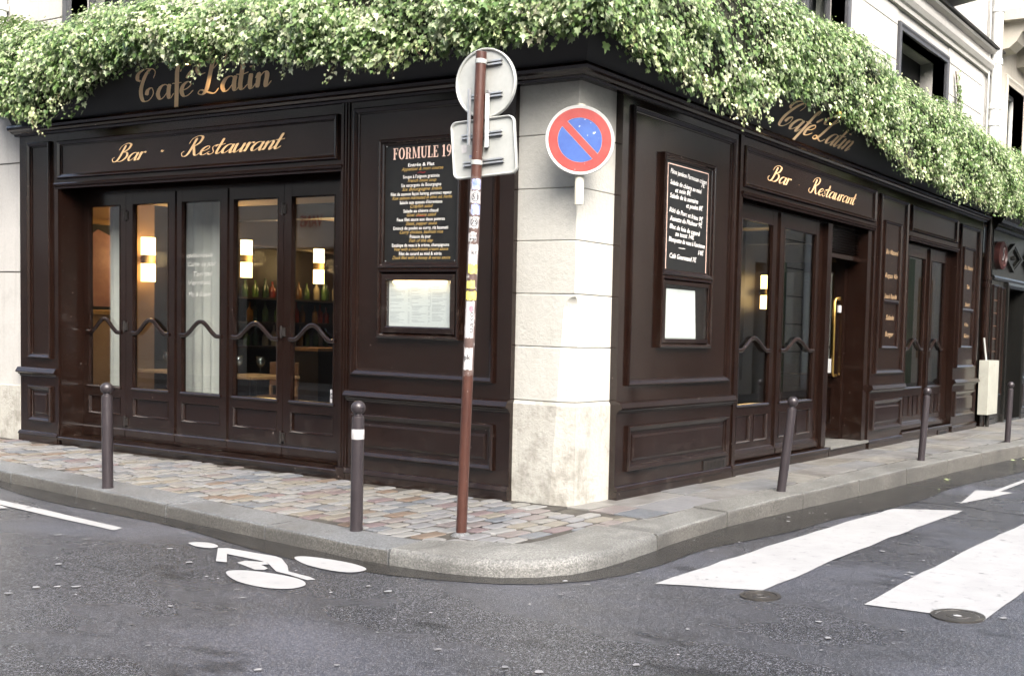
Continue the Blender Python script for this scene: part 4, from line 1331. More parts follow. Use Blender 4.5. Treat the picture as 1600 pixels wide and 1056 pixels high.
for c in 'FORMULE 19':
    if c == ' ':
        x += SER[c][0]*kx; continue
    m = MB()
    if c in SER:
        for q, (p0, p1, q0, q1) in enumerate(SER[c][1]):
            l = .0002*q
            m.add([T2(x+p0*kx, zz0+q0*hz, l), T2(x+p1*kx, zz0+q0*hz, l), T2(x+p1*kx, zz0+q1*hz, l), T2(x+p0*kx, zz0+q1*hz, l)], [(0, 1, 2, 3)])
        if c == 'M':
            for q, P4 in enumerate((((.08, 1), (.26, 1), (.50, .12), (.42, .0)), ((.74, 1), (.68, .94), (.44, .0), (.50, .12)))):
                m.add([T2(x+a_*kx, zz0+b_*hz, .0015+.0002*q) for a_, b_ in P4], [(0, 1, 2, 3)])
        adv = SER[c][0]
    else:
        cxm, ry = .38, .5
        if c == 'O':
            o1 = [(cxm+.38*math.cos(2*math.pi*k/28), .5+.51*math.sin(2*math.pi*k/28)) for k in range(28)]
            i1 = [(cxm+.19*math.cos(2*math.pi*k/28), .5+.44*math.sin(2*math.pi*k/28)) for k in range(28)]
            adv = .78
        else:
            o1 = [(.30+.28*math.cos(2*math.pi*k/28), .68+.33*math.sin(2*math.pi*k/28)) for k in range(28)]
            i1 = [(.30+.12*math.cos(2*math.pi*k/28), .68+.26*math.sin(2*math.pi*k/28)) for k in range(28)]
            adv = .60
            m.add([T2(x+a_*kx, zz0+b_*hz, .001) for a_, b_ in ((.44, .70), (.58, .70), (.54, .35), (.38, .08), (.14, 0), (.14, .06), (.30, .14), (.42, .38))], [tuple(range(8))])
        m.add([T2(x+a_*kx, zz0+b_*hz, 0) for a_, b_ in o1+i1], [(k, (k+1) % 28, 28+(k+1) % 28, 28+k) for k in range(28)])
    m.build('heading_letter', 'pink_ink', ml, fix=False)
    x += (adv+.07)*kx
rows = [('Entrée & Plat', 'Appetizer & main course'), ("Soupe à l'oignon gratinée", 'French onion soup'), ('Six escargots de Bourgogne', 'Six Bourgogne snails'),
        ('Filet de saumon façon hareng, pommes vapeur', 'Raw salmon marinated in olive oil, herbs'), ("Salade aux queues d'écrevisses", 'Crayfish salad'), ('Salade au chèvre chaud', 'Goat cheese salad'),
        ('Faux filet sauce aux deux poivres', 'Steak, pepper sauce'), ('Emincé de poulet au curry, riz basmati', 'Curry chicken, basmati rice'), ('Poisson du jour', 'Fish of the day'),
        ('Escalope de veau à la crème, champignons', 'Veal with a mushroom cream sauce'), ('Filet de canard au miel & xérès', 'Duck filet with a honey & xeres sauce')]
wl = [.30, .42, .46, .70, .49, .40, .55, .63, .24, .66, .49]
wg = [.48, .33, .46, .69, .26, .34, .36, .50, .28, .62, .67]
for i, (a, b) in enumerate(rows):
    z = 2.800 if i == 0 else 2.700-(i-1)*0.0735
    mw_, mg_ = MB(), MB()
    put_text(mw_, a, T2, am, z, .042, width=wl[i], bold=.004 if i else .025)
    put_text(mg_, b, T2, am+.01, z-.034, .042, width=wg[i], shear=.4)
    mw_.build('menu_line', 'white_ink', ml, fix=False)
    mg_.build('menu_translation', 'gold_ink', ml, fix=False)
for z in (2.745, 2.375):
    m = MB()
    m.add([T2(am+x-.04, z+zz, .0002) for x, zz in ((0, 0), (.03, .008), (.06, 0), (.09, .006), (.09, .001), (.06, -.006), (.03, .002), (0, -.005))], [tuple(range(8))])
    m.build('flourish', 'red_ink', ml, fix=False)
for a, z in ((-2.08, 2.985), (-2.08, 1.99), (-1.28, 1.99)):
    m = MB().lathe(TL(a, .022, z), [(.005, -.005), (.005, .005)], 6)
    m.build('screw', 'steel', ml, fix=False)
# menu case: inner box frame, paper, lamp
MB().frame(TL, -2.105, -1.255, 1.365, 1.875, [(0, 0), (0, .040), (.045, .046), (.055, .040), (.06, .004)]).build('case_frame', 'wood', cl, bevel=0)
box(TL, -2.05, -1.31, .001, .006, 1.42, 1.82).build('paper', 'paper', cl)
m = MB()
rg = random.Random(5)
for (a0, a1) in ((-2.03, -1.80), (-1.775, -1.565), (-1.54, -1.325)):
    z = 1.775
    while z > 1.45:
        L = rg.uniform(.4, 1.0)*(a1-a0)*.8
        if rg.random() < .82:
            m.box(TL, a0, a0+L, .0062, .0066, z, z+.004)
            m.box(TL, a1-.022, a1, .0062, .0066, z, z+.004)
        z -= .0115
m.build('menu_print', 'print_grey', cl, fix=False)
MB().frame(TL, -1.785, -1.555, 1.60, 1.80, [(0, 0), (0, .0006), (.003, .0006), (.003, 0)], .0062).build('menu_box', 'print_grey', cl, fix=False)
box(TL, -2.04, -1.32, .030, .036, 1.415, 1.815).build('glass_pane', 'glass', cl)
MB().tube([TL(-1.98, .022, 1.808), TL(-1.38, .022, 1.808)], .006, 8).build('lamp_tube', 'bulb', cl)
box(TL, -2.13, -1.23, .001, .003, 1.34, 1.90).build('back_board', 'wood', cl)

mr, cr = menu_frame(TR, 1.17, 2.09, 1.30, 1.945, 3.015, 'blackboard with handwritten white chalk menu and thin pink border', 'menu case with one blank white sheet under the chalk blackboard', (.02, 1.6, 1.3))
T2 = lambda a, z, l: TR(a, .0205+l, z)
MB().frame(TR, 1.265, 1.995, 1.985, 2.935, [(0, 0), (0, .001), (.008, .001), (.008, 0)], .0192).build('border', 'pink_ink', mr, fix=False)
m = MB()
chalk = [(2.850, 'Pâtes jambon Parmesan crème', 1.31, .65, -.04), (2.790, '7€', 1.86, .07, 0), (2.755, 'Salade de chèvre au miel', 1.31, .56, -.03), (2.690, 'et noix 8€', 1.40, .28, 0), (2.635, 'Salade de la semaine', 1.31, .50, -.02),
         (2.575, 'et poulet 8€', 1.60, .30, -.01), (2.510, 'Rôti de Porc et frites 9€', 1.31, .60, -.03), (2.435, 'Assiette du Pêcheur 9€', 1.32, .58, -.02), (2.365, 'Bloc de foie de canard', 1.32, .54, -.02), (2.305, 'au toast 14€', 1.42, .34, 0),
         (2.250, 'Blanquette de veau à l\'ancienne', 1.31, .65, -.04), (2.165, '14€', 1.84, .10, 0), (2.185, '—', 1.48, .12, 0), (2.105, 'Café Gourmand 7€', 1.33, .48, -.02)]
for z, t, a, w, s in chalk:
    m = MB()
    put_text(m, t, T2, a, z, .062, align='L', width=w, shear=.25, bold=.02, slope=s+random.uniform(-.03, .02))
    m.build('chalk_line', 'white_ink', mr, fix=False)
MB().frame(TR, 1.215, 2.045, 1.345, 1.90, [(0, 0), (0, .04), (.035, .045), (.045, .004)]).build('case_frame', 'wood', cr)
box(TR, 1.21, 2.05, .001, .004, 1.34, 1.90).build('back_board', 'wood', cr)
MB().prism([(1.29, 1.39), (1.86, 1.39), (1.825, 1.83), (1.29, 1.83)], .0045, .0065, T=lambda a, z, d: TR(a, d, z)).build('paper', 'paper', cr)
box(TR, 1.25, 2.01, .030, .036, 1.38, 1.865).build('glass_pane', 'glass', cr)

# ================================================================== NEIGHBOURS
nl = thing('stone_building', 'pale rendered neighbouring house at the left edge', 'building', (-10, 1, 0))
box(TL, -40, -7.765, -.5, -.03, .62, 8.0).build('wall', 'wall_stone', nl)
box(TL, -40, -7.76, -.5, -.005, -.1, .62).build('base_course', 'pier_base', nl, bevel=.01)
for z in (1.9, 3.12, 4.4, 5.2):
    box(TL, -40, -7.767, -.032, -.026, z, z+.012).build('joint', 'mortar', nl)
pl_ = thing('rainwater_pipe', 'white downpipe at the left edge beside the ivy', 'drainpipe', (-7.9, 0, 4))
MB().tube([TL(-8.02, .06, 3.9), TL(-8.02, .06, 8.2)], .075, 12).build('pipe', 'white_pipe', pl_, smooth=True)
MB().lathe(TL(-8.02, .06, 4.85), [(.075, -.04), (.095, -.035), (.095, .035), (.075, .04)], 12).build('collar', 'white_pipe', pl_, smooth=True)

nr = thing('timber_shopfront', 'near-black neighbouring shopfront with diamond frieze at the right edge', 'shopfront', (0, 14, 0))
box(TR, 11.95, 12.42, -.3, -.02, -.08, 3.35).build('pilaster', 'wood_neighbour', nr)
box(TR, 12.42, 20, -.3, -.02, 2.52, 3.35).build('frieze', 'wood_neighbour', nr)
box(TR, 14.15, 20, -.3, -.02, -.08, .85).build('stall_riser', 'wood_neighbour', nr)
box(TR, 11.94, 12.43, -.02, .015, -.08, .10).build('plinth', 'wood_neighbour', nr)
box(TR, 14.14, 20, -.02, .015, -.08, .10).build('plinth', 'wood_neighbour', nr)
MB().rail(TR, 11.94, 12.43, [(d-.02, z-.02) for d, z in DADO]).build('dado_rail', 'wood_neighbour', nr)
MB().rail(TR, 14.14, 20, [(d-.02, z-.02) for d, z in DADO]).build('dado_rail', 'wood_neighbour', nr)
moulding(TR, 12.0, 12.38, .2, .66, nr, FP2, -.02)
moulding(TR, 14.3, 16.0, .2, .66, nr, FP2, -.02)
moulding(TR, 12.02, 12.36, .95, 2.42, nr, FP2, -.02)
for k in range(6):
    box(TR, 12.06, 12.32, -.019, -.012, 1.05+k*.22, 1.06+k*.22).build('shelf_line', 'chair_leather', nr)
MB().rail(TR, 11.9, 20, [(-.05, 3.352), (.02, 3.352), (.05, 3.39), (.05, 3.43), (.12, 3.46), (.14, 3.51), (.22, 3.56), (.25, 3.63), (-.05, 3.66)]).build('cornice', 'wood_neighbour', nr)
MB().rail(TR, 11.94, 20, [(-.03, 2.50), (.02, 2.50), (.03, 2.54), (.015, 2.575), (-.03, 2.58)]).build('frieze_moulding', 'wood_neighbour', nr)
for k in range(5):
    c = 13.2+k*1.28
    for s0, s1, dd in ((.26, .21, .03), (.19, .17, .02)):
        vs = []
        for s, h in ((s0, -.022), (s0, dd), (s1, dd), (s1, -.022)):
            vs += [TR(c-s*2.4, h, 2.95), TR(c, h, 2.95-s), TR(c+s*2.4, h, 2.95), TR(c, h, 2.95+s)]
        fs = [(4*q+j, 4*q+(j+1) % 4, 4*q+4+(j+1) % 4, 4*q+4+j) for q in range(3) for j in range(4)]
        MB().add(vs, fs).build('diamond_moulding', 'wood_neighbour', nr)
    MB().lathe(TR(c, .0, 2.95), [(.0, -.04), (.045, -.035), (.05, 0), (.03, .035), (.0, .04)], 8).build('boss', 'wood_neighbour', nr)
MB().frame(TR, 12.85, 14.15, -.05, 2.5, [(0, -.02), (0, .03), (.05, .04), (.10, .02), (.10, -.4)], 0).build('door_frame', 'wood_neighbour', nr)
box(TR, 12.43, 12.85, -.3, -.02, -.08, 2.52).build('pilaster', 'wood_neighbour', nr)
moulding(TR, 12.52, 12.78, .5, 2.40, nr, FP2, -.02)
box(TR, 12.9, 14.1, -.55, -.5, -.08, 2.52).build('door', 'dark_void', nr)
box(TR, 14.2, 19.9, -.26, -.25, .85, 2.5).build('glass_pane', 'dark_void', nr)
MB().frame(TR, 14.15, 19.95, .86, 2.5, [(0, -.02), (0, .02), (.08, .03), (.12, -.2)], 0).build('window_frame', 'wood_neighbour', nr)
# round plaque on the frieze end
pq = thing('round_plaque', 'dark red round plaque at the end of the diamond frieze', 'plaque', (.05, 12.3, 2.95))
mm = MB(); n = 24
vs = []
for r_, h in ((.24, -.02), (.24, .07), (.19, .085), (.17, .06), (.001, .06)):
    for k in range(n):
        a = 2*math.pi*k/n
        vs.append(TR(12.28+r_*1.15*math.cos(a), h, 2.93+r_*math.sin(a)))
mm.add(vs, [(i*n+k, i*n+(k+1) % n, i*n+n+(k+1) % n, i*n+n+k) for i in range(4) for k in range(n)])
mm.build('disc', 'plaque_red', pq, smooth=True)
mm = MB()
mm.tube([TR(12.24, .065, 2.84), TR(12.30, .07, 2.93), TR(12.26, .065, 3.02), TR(12.33, .065, 3.06)], .02, 6)
mm.build('relief', 'plaque_grey', pq, smooth=True)

nu = thing('rendered_building', 'beige rendered neighbouring house at the upper right edge', 'building', (-1, 16, 0))
wall_with_holes(TR, 11.76, 44, -.6, -.12, 3.4, 8.6, [(12.75, 13.9, 4.0, 5.95)]).build('upper_wall', 'wall_beige', nu)
wall_with_holes(TR, 20.02, 44, -.6, -.10, -.1, 3.39, [(21, 22.2, -.05, 2.6), (24, 26, .8, 2.7), (29, 31, .8, 2.7), (35, 36.2, -.05, 2.6)]).build('lower_wall', 'wall_beige', nu)
for a_, b_ in ((21, 22.2), (24, 26), (29, 31), (35, 36.2)):
    box(TR, a_-.02, b_+.02, -.45, -.4, -.05, 2.72).build('shop_window', 'dark_void', nu)
for k in range(9):
    box(TR, 15.6+k*3.1, 16.8+k*3.1, -.125, -.10, 4.2, 6.1).build('window', 'window_frame_grey', nu)
MB().frame(TR, 12.6, 14.05, 3.9, 6.1, [(0, 0), (0, .03), (.05, .05), (.09, .03), (.15, .02), (.15, -.2)], -.12).build('window_surround', 'wall_beige', nu)
w = MB().frame(TR, 12.75, 13.9, 4.0, 5.95, [(0, 0), (0, .05), (.09, .05), (.09, 0)], -.36).build('window', 'window_white', nu)
box(TR, 13.30, 13.36, -.36, -.31, 4.09, 5.86).build('sash_bar', 'window_white', w)
box(TR, 12.8, 13.85, -.345, -.335, 4.05, 5.9).build('pane', 'glass', w)
box(TR, 12.8, 13.85, -.55, -.5, 4.05, 5.9).build('dark_room', 'dark_void', w)
for a in (11.95, 13.3):
    MB().prism([(-.13, 6.35), (.10, 6.38), (.22, 6.48), (.30, 6.62), (.50, 6.70), (.55, 6.80), (-.13, 6.80)], a, a+.45, T=lambda d, z, q: TR(q, d, z)).build('balcony_corbel', 'wall_beige', nu)
MB().rail(TR, 11.8, 20, [(-.13, 6.80), (.62, 6.80), (.66, 6.85), (.66, 6.94), (.60, 6.97), (-.13, 6.97)]).build('balcony_slab', 'wall_beige', nu)
m = MB()
for k in range(60):
    a = 11.9+k*.13
    m.tube([TR(a, .58, 6.97), TR(a, .58, 7.9)], .012, 5)
m.tube([TR(11.85, .58, 7.9), TR(19.8, .58, 7.9)], .022, 6)
m.build('balcony_railing', 'iron', nu)

# cream service cabinet on the pipe between the fronts
cb = thing('service_cabinet', 'cream metal service cabinet fixed between the two shopfronts', 'cabinet', (.1, 11.6, .25))
box(TR, 11.22, 11.82, .03, .20, .23, 1.13).build('box', 'cabinet_paint', cb, bevel=.006)
box(TR, 11.26, 11.78, .20, .206, .27, 1.09).build('door', 'cabinet_paint', cb, bevel=.003)
MB().tube([TR(11.45, .08, 1.13), TR(11.43, .06, 1.3), TR(11.4, .04, 1.5)], .018, 6).build('conduit', 'galvanised', cb)
MB().tube([TR(11.6, .10, 0.0), TR(11.6, .10, .24)], .03, 8).build('conduit', 'iron', cb)

# ================================================================== STREET FURNITURE
def bollard(loc, tilt, label, band=None, h=0.905):
    t = thing('bollard', label, 'bollard', loc, 'round headed bollards along the kerb')
    x, y, z = loc
    m = MB().lathe((x, y, z), [(.046, -.05), (.046, 0.0), (.0445, .02), (.0430, .03), (.0425, h-.125), (.040, h-.112), (.028, h-.105), (.026, h-.092)], 24)
    m.build('post', 'bollard_paint', t, smooth=True)
    rr = .050
    prof = [(rr*math.cos(a), h-rr+rr*math.sin(a)) for a in [R(-80+k*160/12) for k in range(13)]] + [(.001, h)]
    MB().lathe((x, y, z), prof, 24).build('ball_head', 'bollard_paint', t, smooth='all')
    if band:
        MB().lathe((x, y, z), [(.0432, band[0]), (.0438, band[0]+.002), (.0438, band[1]-.002), (.0430, band[1])], 24).build('sticker_band', 'sticker_white', t, smooth=True)
    t.rotation_euler = tilt
    return t
def wz(x, y): return walk_z(x, y)+.002
bollard((-3.71, -1.55, wz(-3.71, -1.55)), (0, R(-.6), 0), 'upright grey bollard in front of the left folding doors', None, .905)
bollard((-.67, -1.66, wz(-.67, -1.66)), (0, R(.4), 0), 'grey bollard with a white sticker band in front of the brown panel', (.655, .725), .925)
bollard((.83, 2.1, wz(.83, 2.1)), (R(-3.0), R(4.8), 0), 'leaning grey bollard in front of the glazed doors beside the entrance', None, .90)
bollard((.93, 5.77, wz(.93, 5.77)), (R(-2.0), R(2.4), 0), 'grey bollard in front of the narrow glazed doors past the entrance', None, .89)
bollard((1.08, 9.17, wz(1.08, 9.17)), (0, R(1.0), 0), 'farthest grey bollard, in front of the near-black shop at the right edge', None, .89)

# sign mast seen from behind
Pb, Pt = Vector((.02, -1.35, -.04)), Vector((.10, -1.32, 3.30))
mast = thing('sign_mast', 'leaning brown sign mast covered in stickers with two signs seen from behind', 'sign post', Pb)
def at_mast(z): return Pb.lerp(Pt, (z-Pb.z)/(Pt.z-Pb.z))
MB().tube([Pb, at_mast(1.6), Pt], .0365, 20).build('pole', 'pole_paint', mast, smooth=True)
MB().lathe(Pb, [(.075, .0), (.07, .025), (.05, .04), (.043, .045)], 18).build('base_collar', 'granite', mast, smooth=True)
viewd = (Vector((5.332, -7.348, 1.438)) - Vector((.1, -1.3, 2.9))); viewd.z = 0; viewd.normalize()
side = Vector((-viewd.y, viewd.x, 0))          # to the right seen from the street corner
def ring_patch(z0, z1, ang0, ang1, rad, mat, name='sticker', wob=0.0, seed=0):
    n = 10; vs = []
    rq = random.Random(seed)
    for zi in (z0, z1):
        for k in range(n+1):
            a = ang0+(ang1-ang0)*k/n
            c = at_mast(zi+rq.uniform(-wob, wob))
            d = viewd*math.cos(a)+side*math.sin(a)
            vs.append(c+d*rad)
    for zi in (z0, z1):
        for k in range(n+1):
            a = ang0+(ang1-ang0)*k/n
            c = at_mast(zi)
            d = viewd*math.cos(a)+side*math.sin(a)
            vs.append(c+d*(rad-.0015))
    fs = [(k, k+1, n+2+k, n+1+k) for k in range(n)]
    return MB().add(vs, fs).build(name, mat, mast, fix=False)
ring_patch(1.10, 2.46, -1.57, 1.57, .0369, 'sticker_residue', 'sticker_residue', .01, 99)
stk = [(2.37, 2.44, 'sticker_blue'), (2.28, 2.36, 'sticker_white'), (2.20, 2.27, 'sticker_blue'), (2.11, 2.185, 'sticker_white'), (2.02, 2.08, 'sticker_white'), (1.86, 2.0, 'sticker_white'), (1.80, 1.86, 'sticker_yellow'),
       (1.70, 1.75, 'sticker_yellow'), (1.62, 1.68, 'sticker_yellow'), (1.36, 1.61, 'sticker_white'), (1.14, 1.29, 'sticker_white')]
for i, (a, b, mname) in enumerate(stk):
    rq = random.Random(i)
    ring_patch(a, b, rq.uniform(-1.3, -.7), rq.uniform(.5, 1.2), .0372+.0002*(i % 3), mname, wob=.006, seed=i)
# print on the stickers
def mast_pt(u, z, l): 
    a = u/.0378
    c = at_mast(z)
    return c+(viewd*math.cos(a)+side*math.sin(a))*(.0380+l)
m = MB()
for z, t in ((2.305, '51'), (2.135, '75')):
    ringp = []
    for k in range(20):
        a = 2*math.pi*k/20
        ringp.append((a,))
    vs = [mast_pt(.026*math.cos(q[0]), z+.014+.030*math.sin(q[0]), 0) for q in ringp]+[mast_pt(.021*math.cos(q[0]), z+.014+.025*math.sin(q[0]), 0) for q in ringp]
    m.add(vs, [(k, (k+1) % 20, 20+(k+1) % 20, 20+k) for k in range(20)])
    put_text(m, t, mast_pt, 0, z, .042, bold=.03)
put_text(m, 'LOVE', mast_pt, 0, 2.05, .024, width=.05, bold=.02)
put_text(m, 'ME', mast_pt, 0, 2.024, .024, width=.05, bold=.04)
put_text(m, 'kr', mast_pt, .01, 1.93, .045, bold=.02)
vs_, fs_ = text_polys('oakor', 0)
m.add([mast_pt(.022-y*.05, 1.39+x*.075, 0) for x, y in vs_], fs_)
put_text(m, 'pk', mast_pt, -.01, 1.21, .05, bold=.02)
m.build('sticker_print', 'sticker_black', mast, fix=False, kind='stuff')
m = MB()
vs = [mast_pt(.004, 1.56, .0004)]+[mast_pt(.004+.016*math.cos(2*math.pi*k/16), 1.56+.022*math.sin(2*math.pi*k/16), .0004) for k in range(16)]
m.add(vs, [(0, 1+k, 1+(k+1) % 16) for k in range(16)])
m.build('sticker_print', 'sticker_pink', mast, fix=False)
# plates: local frame, w = across, nrm = facing away from the viewer
def plate_frame(c, w_dir):
    w = Vector(w_dir).normalized(); up = Vector((0, 0, 1))
    up = (up - w*up.dot(w)).normalized()
    n = w.cross(up).normalized()          # towards the viewer side (back of the plate)
    return lambda a, b, h: Vector(c)+w*a+up*b+n*h
wdir = (0.80, 0.10, 0.10)
cz = at_mast(3.09)
PR = plate_frame((cz.x+.005, cz.y+.055, 3.100), (0.86, 0.12, 0.06))
n = 48
def disc_plate(PF, r, parent):
    vs = []
    for rr, h in ((r, -.012), (r, .012), (r-.006, .016), (r-.014, .012), (r-.018, 0.0), (.001, 0.0)):
        vs += [PF(rr*math.cos(2*math.pi*k/n), rr*math.sin(2*math.pi*k/n), h) for k in range(n)]
    fs = [(i*n+k, i*n+(k+1) % n, i*n+n+(k+1) % n, i*n+n+k) for i in range(5) for k in range(n)]
    vs += [PF(r*math.cos(2*math.pi*k/n), r*math.sin(2*math.pi*k/n), -.0121) for k in range(n)]
    fs.append(tuple(range(6*n, 7*n)))
    return MB().add(vs, fs).build('round_sign', 'galvanised', parent, smooth=True, label='round sign plate seen from behind')
rs = disc_plate(PR, .238, mast)
cq = at_mast(2.66)
PQ = plate_frame((cq.x+.012, cq.y+.055, 2.665), (0.86, 0.16, 0.075))
def rrect(hw, hh, r, n=6):
    out = []
    for cx_, cy_, a0 in ((hw-r, hh-r, 0), (-hw+r, hh-r, 90), (-hw+r, -hh+r, 180), (hw-r, -hh+r, 270)):
        for k in range(n+1):
            a = R(a0+90*k/n)
            out.append((cx_+r*math.cos(a), cy_+r*math.sin(a)))
    return out
vs = []; rings = []
hw, hh = .248, .198
for ins, h in ((0, -.012), (0, .012), (.006, .016), (.012, .012), (.016, 0.0)):
    rings.append([PQ(a, b, h) for a, b in rrect(hw-ins, hh-ins, .045-ins*.6)])
k_ = len(rings[0])
for q in rings: vs += q
fs = [(i*k_+k, i*k_+(k+1) % k_, i*k_+k_+(k+1) % k_, i*k_+k_+k) for i in range(4) for k in range(k_)]
fs += [tuple(range(k_)), tuple(range(4*k_, 5*k_))]
rq_ = MB().add(vs, fs).build('square_sign', 'galvanised', mast, smooth=True, label='rounded square sign plate seen from behind')
def rail_on(PF, b, a0, a1, parent):
    m = MB()
    T = lambda a, d, z: PF(a, z, d)
    m.box(T, a0, a1, .001, .020, b-.016, b-.010).box(T, a0, a1, .001, .020, b+.010, b+.016).box(T, a0, a1, .020, .024, b-.016, b-.005).box(T, a0, a1, .020, .024, b+.005, b+.016)
    m.build('mounting_rail', 'steel', parent)
rail_on(PR, .13, -.05, .14, rs); rail_on(PR, -.085, -.12, .13, rs)
rail_on(PQ, .085, -.16, .15, rq_); rail_on(PQ, -.10, -.16, .15, rq_)
for z in (3.235, 2.555):
    c = at_mast(z)
    m = MB().lathe(c, [(.0372, -.016), (.0400, -.014), (.0400, .014), (.0372, .016)], 20)
    m.build('clamp', 'galvanised', mast, smooth=True)
m = MB()
for sgn_ in (-.075, .075):
    c = at_mast(2.87)+side*sgn_*.85+viewd*(-.01)
    m.tube([c+Vector((0, 0, -.20)), c+Vector((0.0, 0, .18))], .012, 8)
T = lambda a, d, z: at_mast(2.8)+side*a+viewd*d+Vector((0, 0, z-2.8))
m.box(T, .045, .070, -.03, .02, 2.66, 3.02)
m.build('bracket', 'steel', mast)
box(lambda a, d, z: PQ(a, z, d), -.175, -.135, .0005, .002, -.02, .035).build('label', 'sticker_white', rq_)
m = MB()
put_text(m, 'PNB', lambda a, z, l: PQ(a, z, .002+l), -.085, -.065, .035, bold=.02)
m.build('stencil', 'sticker_blue', rq_, fix=False)

# no-parking sign on its stub at the corner
npk = thing('no_parking_sign', 'red and blue no-parking sign on the corner pier', 'road sign', (.02, -.03, 2.4))
ax = Vector((.03, -.065, 0))
MB().tube([ax+Vector((0, 0, 2.415)), ax+Vector((0, 0, 3.19))], .037, 18).build('stub_post', 'cream_metal', npk, smooth=True)
m = MB()
for z in (2.6, 3.05):
    m.tube([ax+Vector((0, 0, z)), ax+Vector((-.10, .12, z))], .015, 8)
m.build('wall_bracket', 'cream_metal', npk)
nrm_dir = Vector((0.54, -0.84, 0)).normalized()
wv = Vector((-nrm_dir.y, nrm_dir.x, 0)).normalized()
cen = ax+nrm_dir*.06+Vector((0.0, 0, 2.905))
tilt_r = 0.03
def SP(a, b, h):
    a2 = a*math.cos(tilt_r)-b*math.sin(tilt_r); b2 = a*math.sin(tilt_r)+b*math.cos(tilt_r)
    return cen+wv*a2+Vector((0, 0, 1))*b2+nrm_dir*h
def annulus(r0, r1, h, name, mat, par, bars=None):
    vs = [SP(r0*math.cos(2*math.pi*k/64), r0*math.sin(2*math.pi*k/64), h) for k in range(64)]
    if r1 == 0:
        return MB().add(vs, [tuple(range(64))]).build(name, mat, par, fix=False)
    vs += [SP(r1*math.cos(2*math.pi*k/64), r1*math.sin(2*math.pi*k/64), h) for k in range(64)]
    return MB().add(vs, [(k, (k+1) % 64, 64+(k+1) % 64, 64+k) for k in range(64)]).build(name, mat, par, fix=False)
RS = .268
vs = []
for rr, h in ((RS-.004, -.022), (RS, -.018), (RS, -.002), (RS-.004, .002), (RS-.008, 0.0)):
    vs += [SP(rr*math.cos(2*math.pi*k/64), rr*math.sin(2*math.pi*k/64), h) for k in range(64)]
fs = [(i*64+k, i*64+(k+1) % 64, i*64+64+(k+1) % 64, i*64+64+k) for i in range(4) for k in range(64)]
fs += [tuple(range(64)), tuple(range(256, 320))]
pl0 = MB().add(vs, fs).build('plate', 'sign_white', npk, smooth=True)
annulus(RS-.024, .172, .0015, 'red_ring', 'sign_red', pl0)
# blue halves either side of the diagonal bar
bw = .030
for s in (1, -1):
    pts = []
    a0 = math.asin(bw/.170)
    for k in range(33):
        a = a0+(math.pi-2*a0)*k/32
        px, py = .170*math.cos(a), .170*math.sin(a)
        if s < 0: px, py = -px, -py
        th = R(-47)
        pts.append(SP(px*math.cos(th)-py*math.sin(th), px*math.sin(th)+py*math.cos(th), .0015))
    MB().add(pts, [tuple(range(33))]).build('blue_field', 'sign_blue', pl0, fix=False)
th = R(-47)
bar = [(-.176, -bw+.003), (.176, -bw+.003), (.176, bw-.003), (-.176, bw-.003)]
MB().add([SP(x*math.cos(th)-y*math.sin(th), x*math.sin(th)+y*math.cos(th), .0022) for x, y in bar], [(0, 1, 2, 3)]).build('red_bar', 'sign_red', pl0, fix=False)

# small lamps over the fascia
def spot_lamp(T, a, label, d=.44, z=3.80):
    p = T(a, d, z)
    t = thing('spot_lamp', label, 'lamp', p, 'small lamps under the ivy')
    MB().tube([T(a, d-.24, z+.10), T(a, d-.05, z+.11), T(a, d, z+.06)], .008, 6).build('arm', 'brass', t)
    MB().lathe(p, [(.014, .065), (.03, .05), (.034, .0), (.031, -.008), (.028, .0)], 12).build('shade', 'brass', t, smooth=True)
    MB().lathe(p, [(.004, .02), (.02, .01), (.02, .0), (.004, -.006)], 10).build('bulb', 'bulb', t, smooth=True)
    li = bpy.data.lights.new('spot_light', 'SPOT')
    li.energy = 2.6; li.color = (1.0, .66, .34); li.spot_size = R(70); li.spot_blend = .6; li.shadow_soft_size = .02
    lo = bpy.data.objects.new('light', li)
    COL.objects.link(lo); lo.parent = t
    lo.location = (0, 0, -.02)
    aim = Vector(T(a, .11, z-.32))-Vector(p)
    lo.rotation_euler = aim.to_track_quat('-Z', 'Y').to_euler()
spot_lamp(TL, -7.30, 'small lit lamp under the ivy at the left end of the fascia')
spot_lamp(TL, -4.22, 'small lit lamp under the ivy above the left lettering')
spot_lamp(TL, -1.42, 'small lit lamp under the ivy above the large menu board')
spot_lamp(TR, 1.30, 'small lit lamp under the ivy above the chalk blackboard')
spot_lamp(TR, 4.05, 'small lit lamp under the ivy above the right lettering')
spot_lamp(TR, 10.4, 'small lit lamp under the ivy at the far end of the right front')

# ================================================================== CAFE INTERIOR
room = thing('cafe_interior', 'dim warm cafe room seen through the glazed doors', 'room', (-4, 3, .1))
box(TW, -8.2, -.34, .40, 12, .04, .09).build('floor', 'interior_floor', room)
box(TW, -8.2, -.34, .40, 12, 2.88, 2.95).build('ceiling', 'interior_ceiling', room)
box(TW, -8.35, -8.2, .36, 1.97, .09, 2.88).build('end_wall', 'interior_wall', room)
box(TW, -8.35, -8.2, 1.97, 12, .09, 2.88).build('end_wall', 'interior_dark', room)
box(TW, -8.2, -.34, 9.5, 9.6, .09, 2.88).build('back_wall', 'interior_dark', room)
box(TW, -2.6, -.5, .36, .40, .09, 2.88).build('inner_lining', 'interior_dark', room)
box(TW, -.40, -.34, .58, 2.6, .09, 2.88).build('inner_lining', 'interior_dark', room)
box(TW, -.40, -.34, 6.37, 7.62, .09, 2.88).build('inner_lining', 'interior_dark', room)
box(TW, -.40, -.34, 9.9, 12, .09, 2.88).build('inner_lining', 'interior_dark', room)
box(TW, -2.2, -2.1, 4.2, 9.5, .09, 2.88).build('partition', 'interior_dark', room)
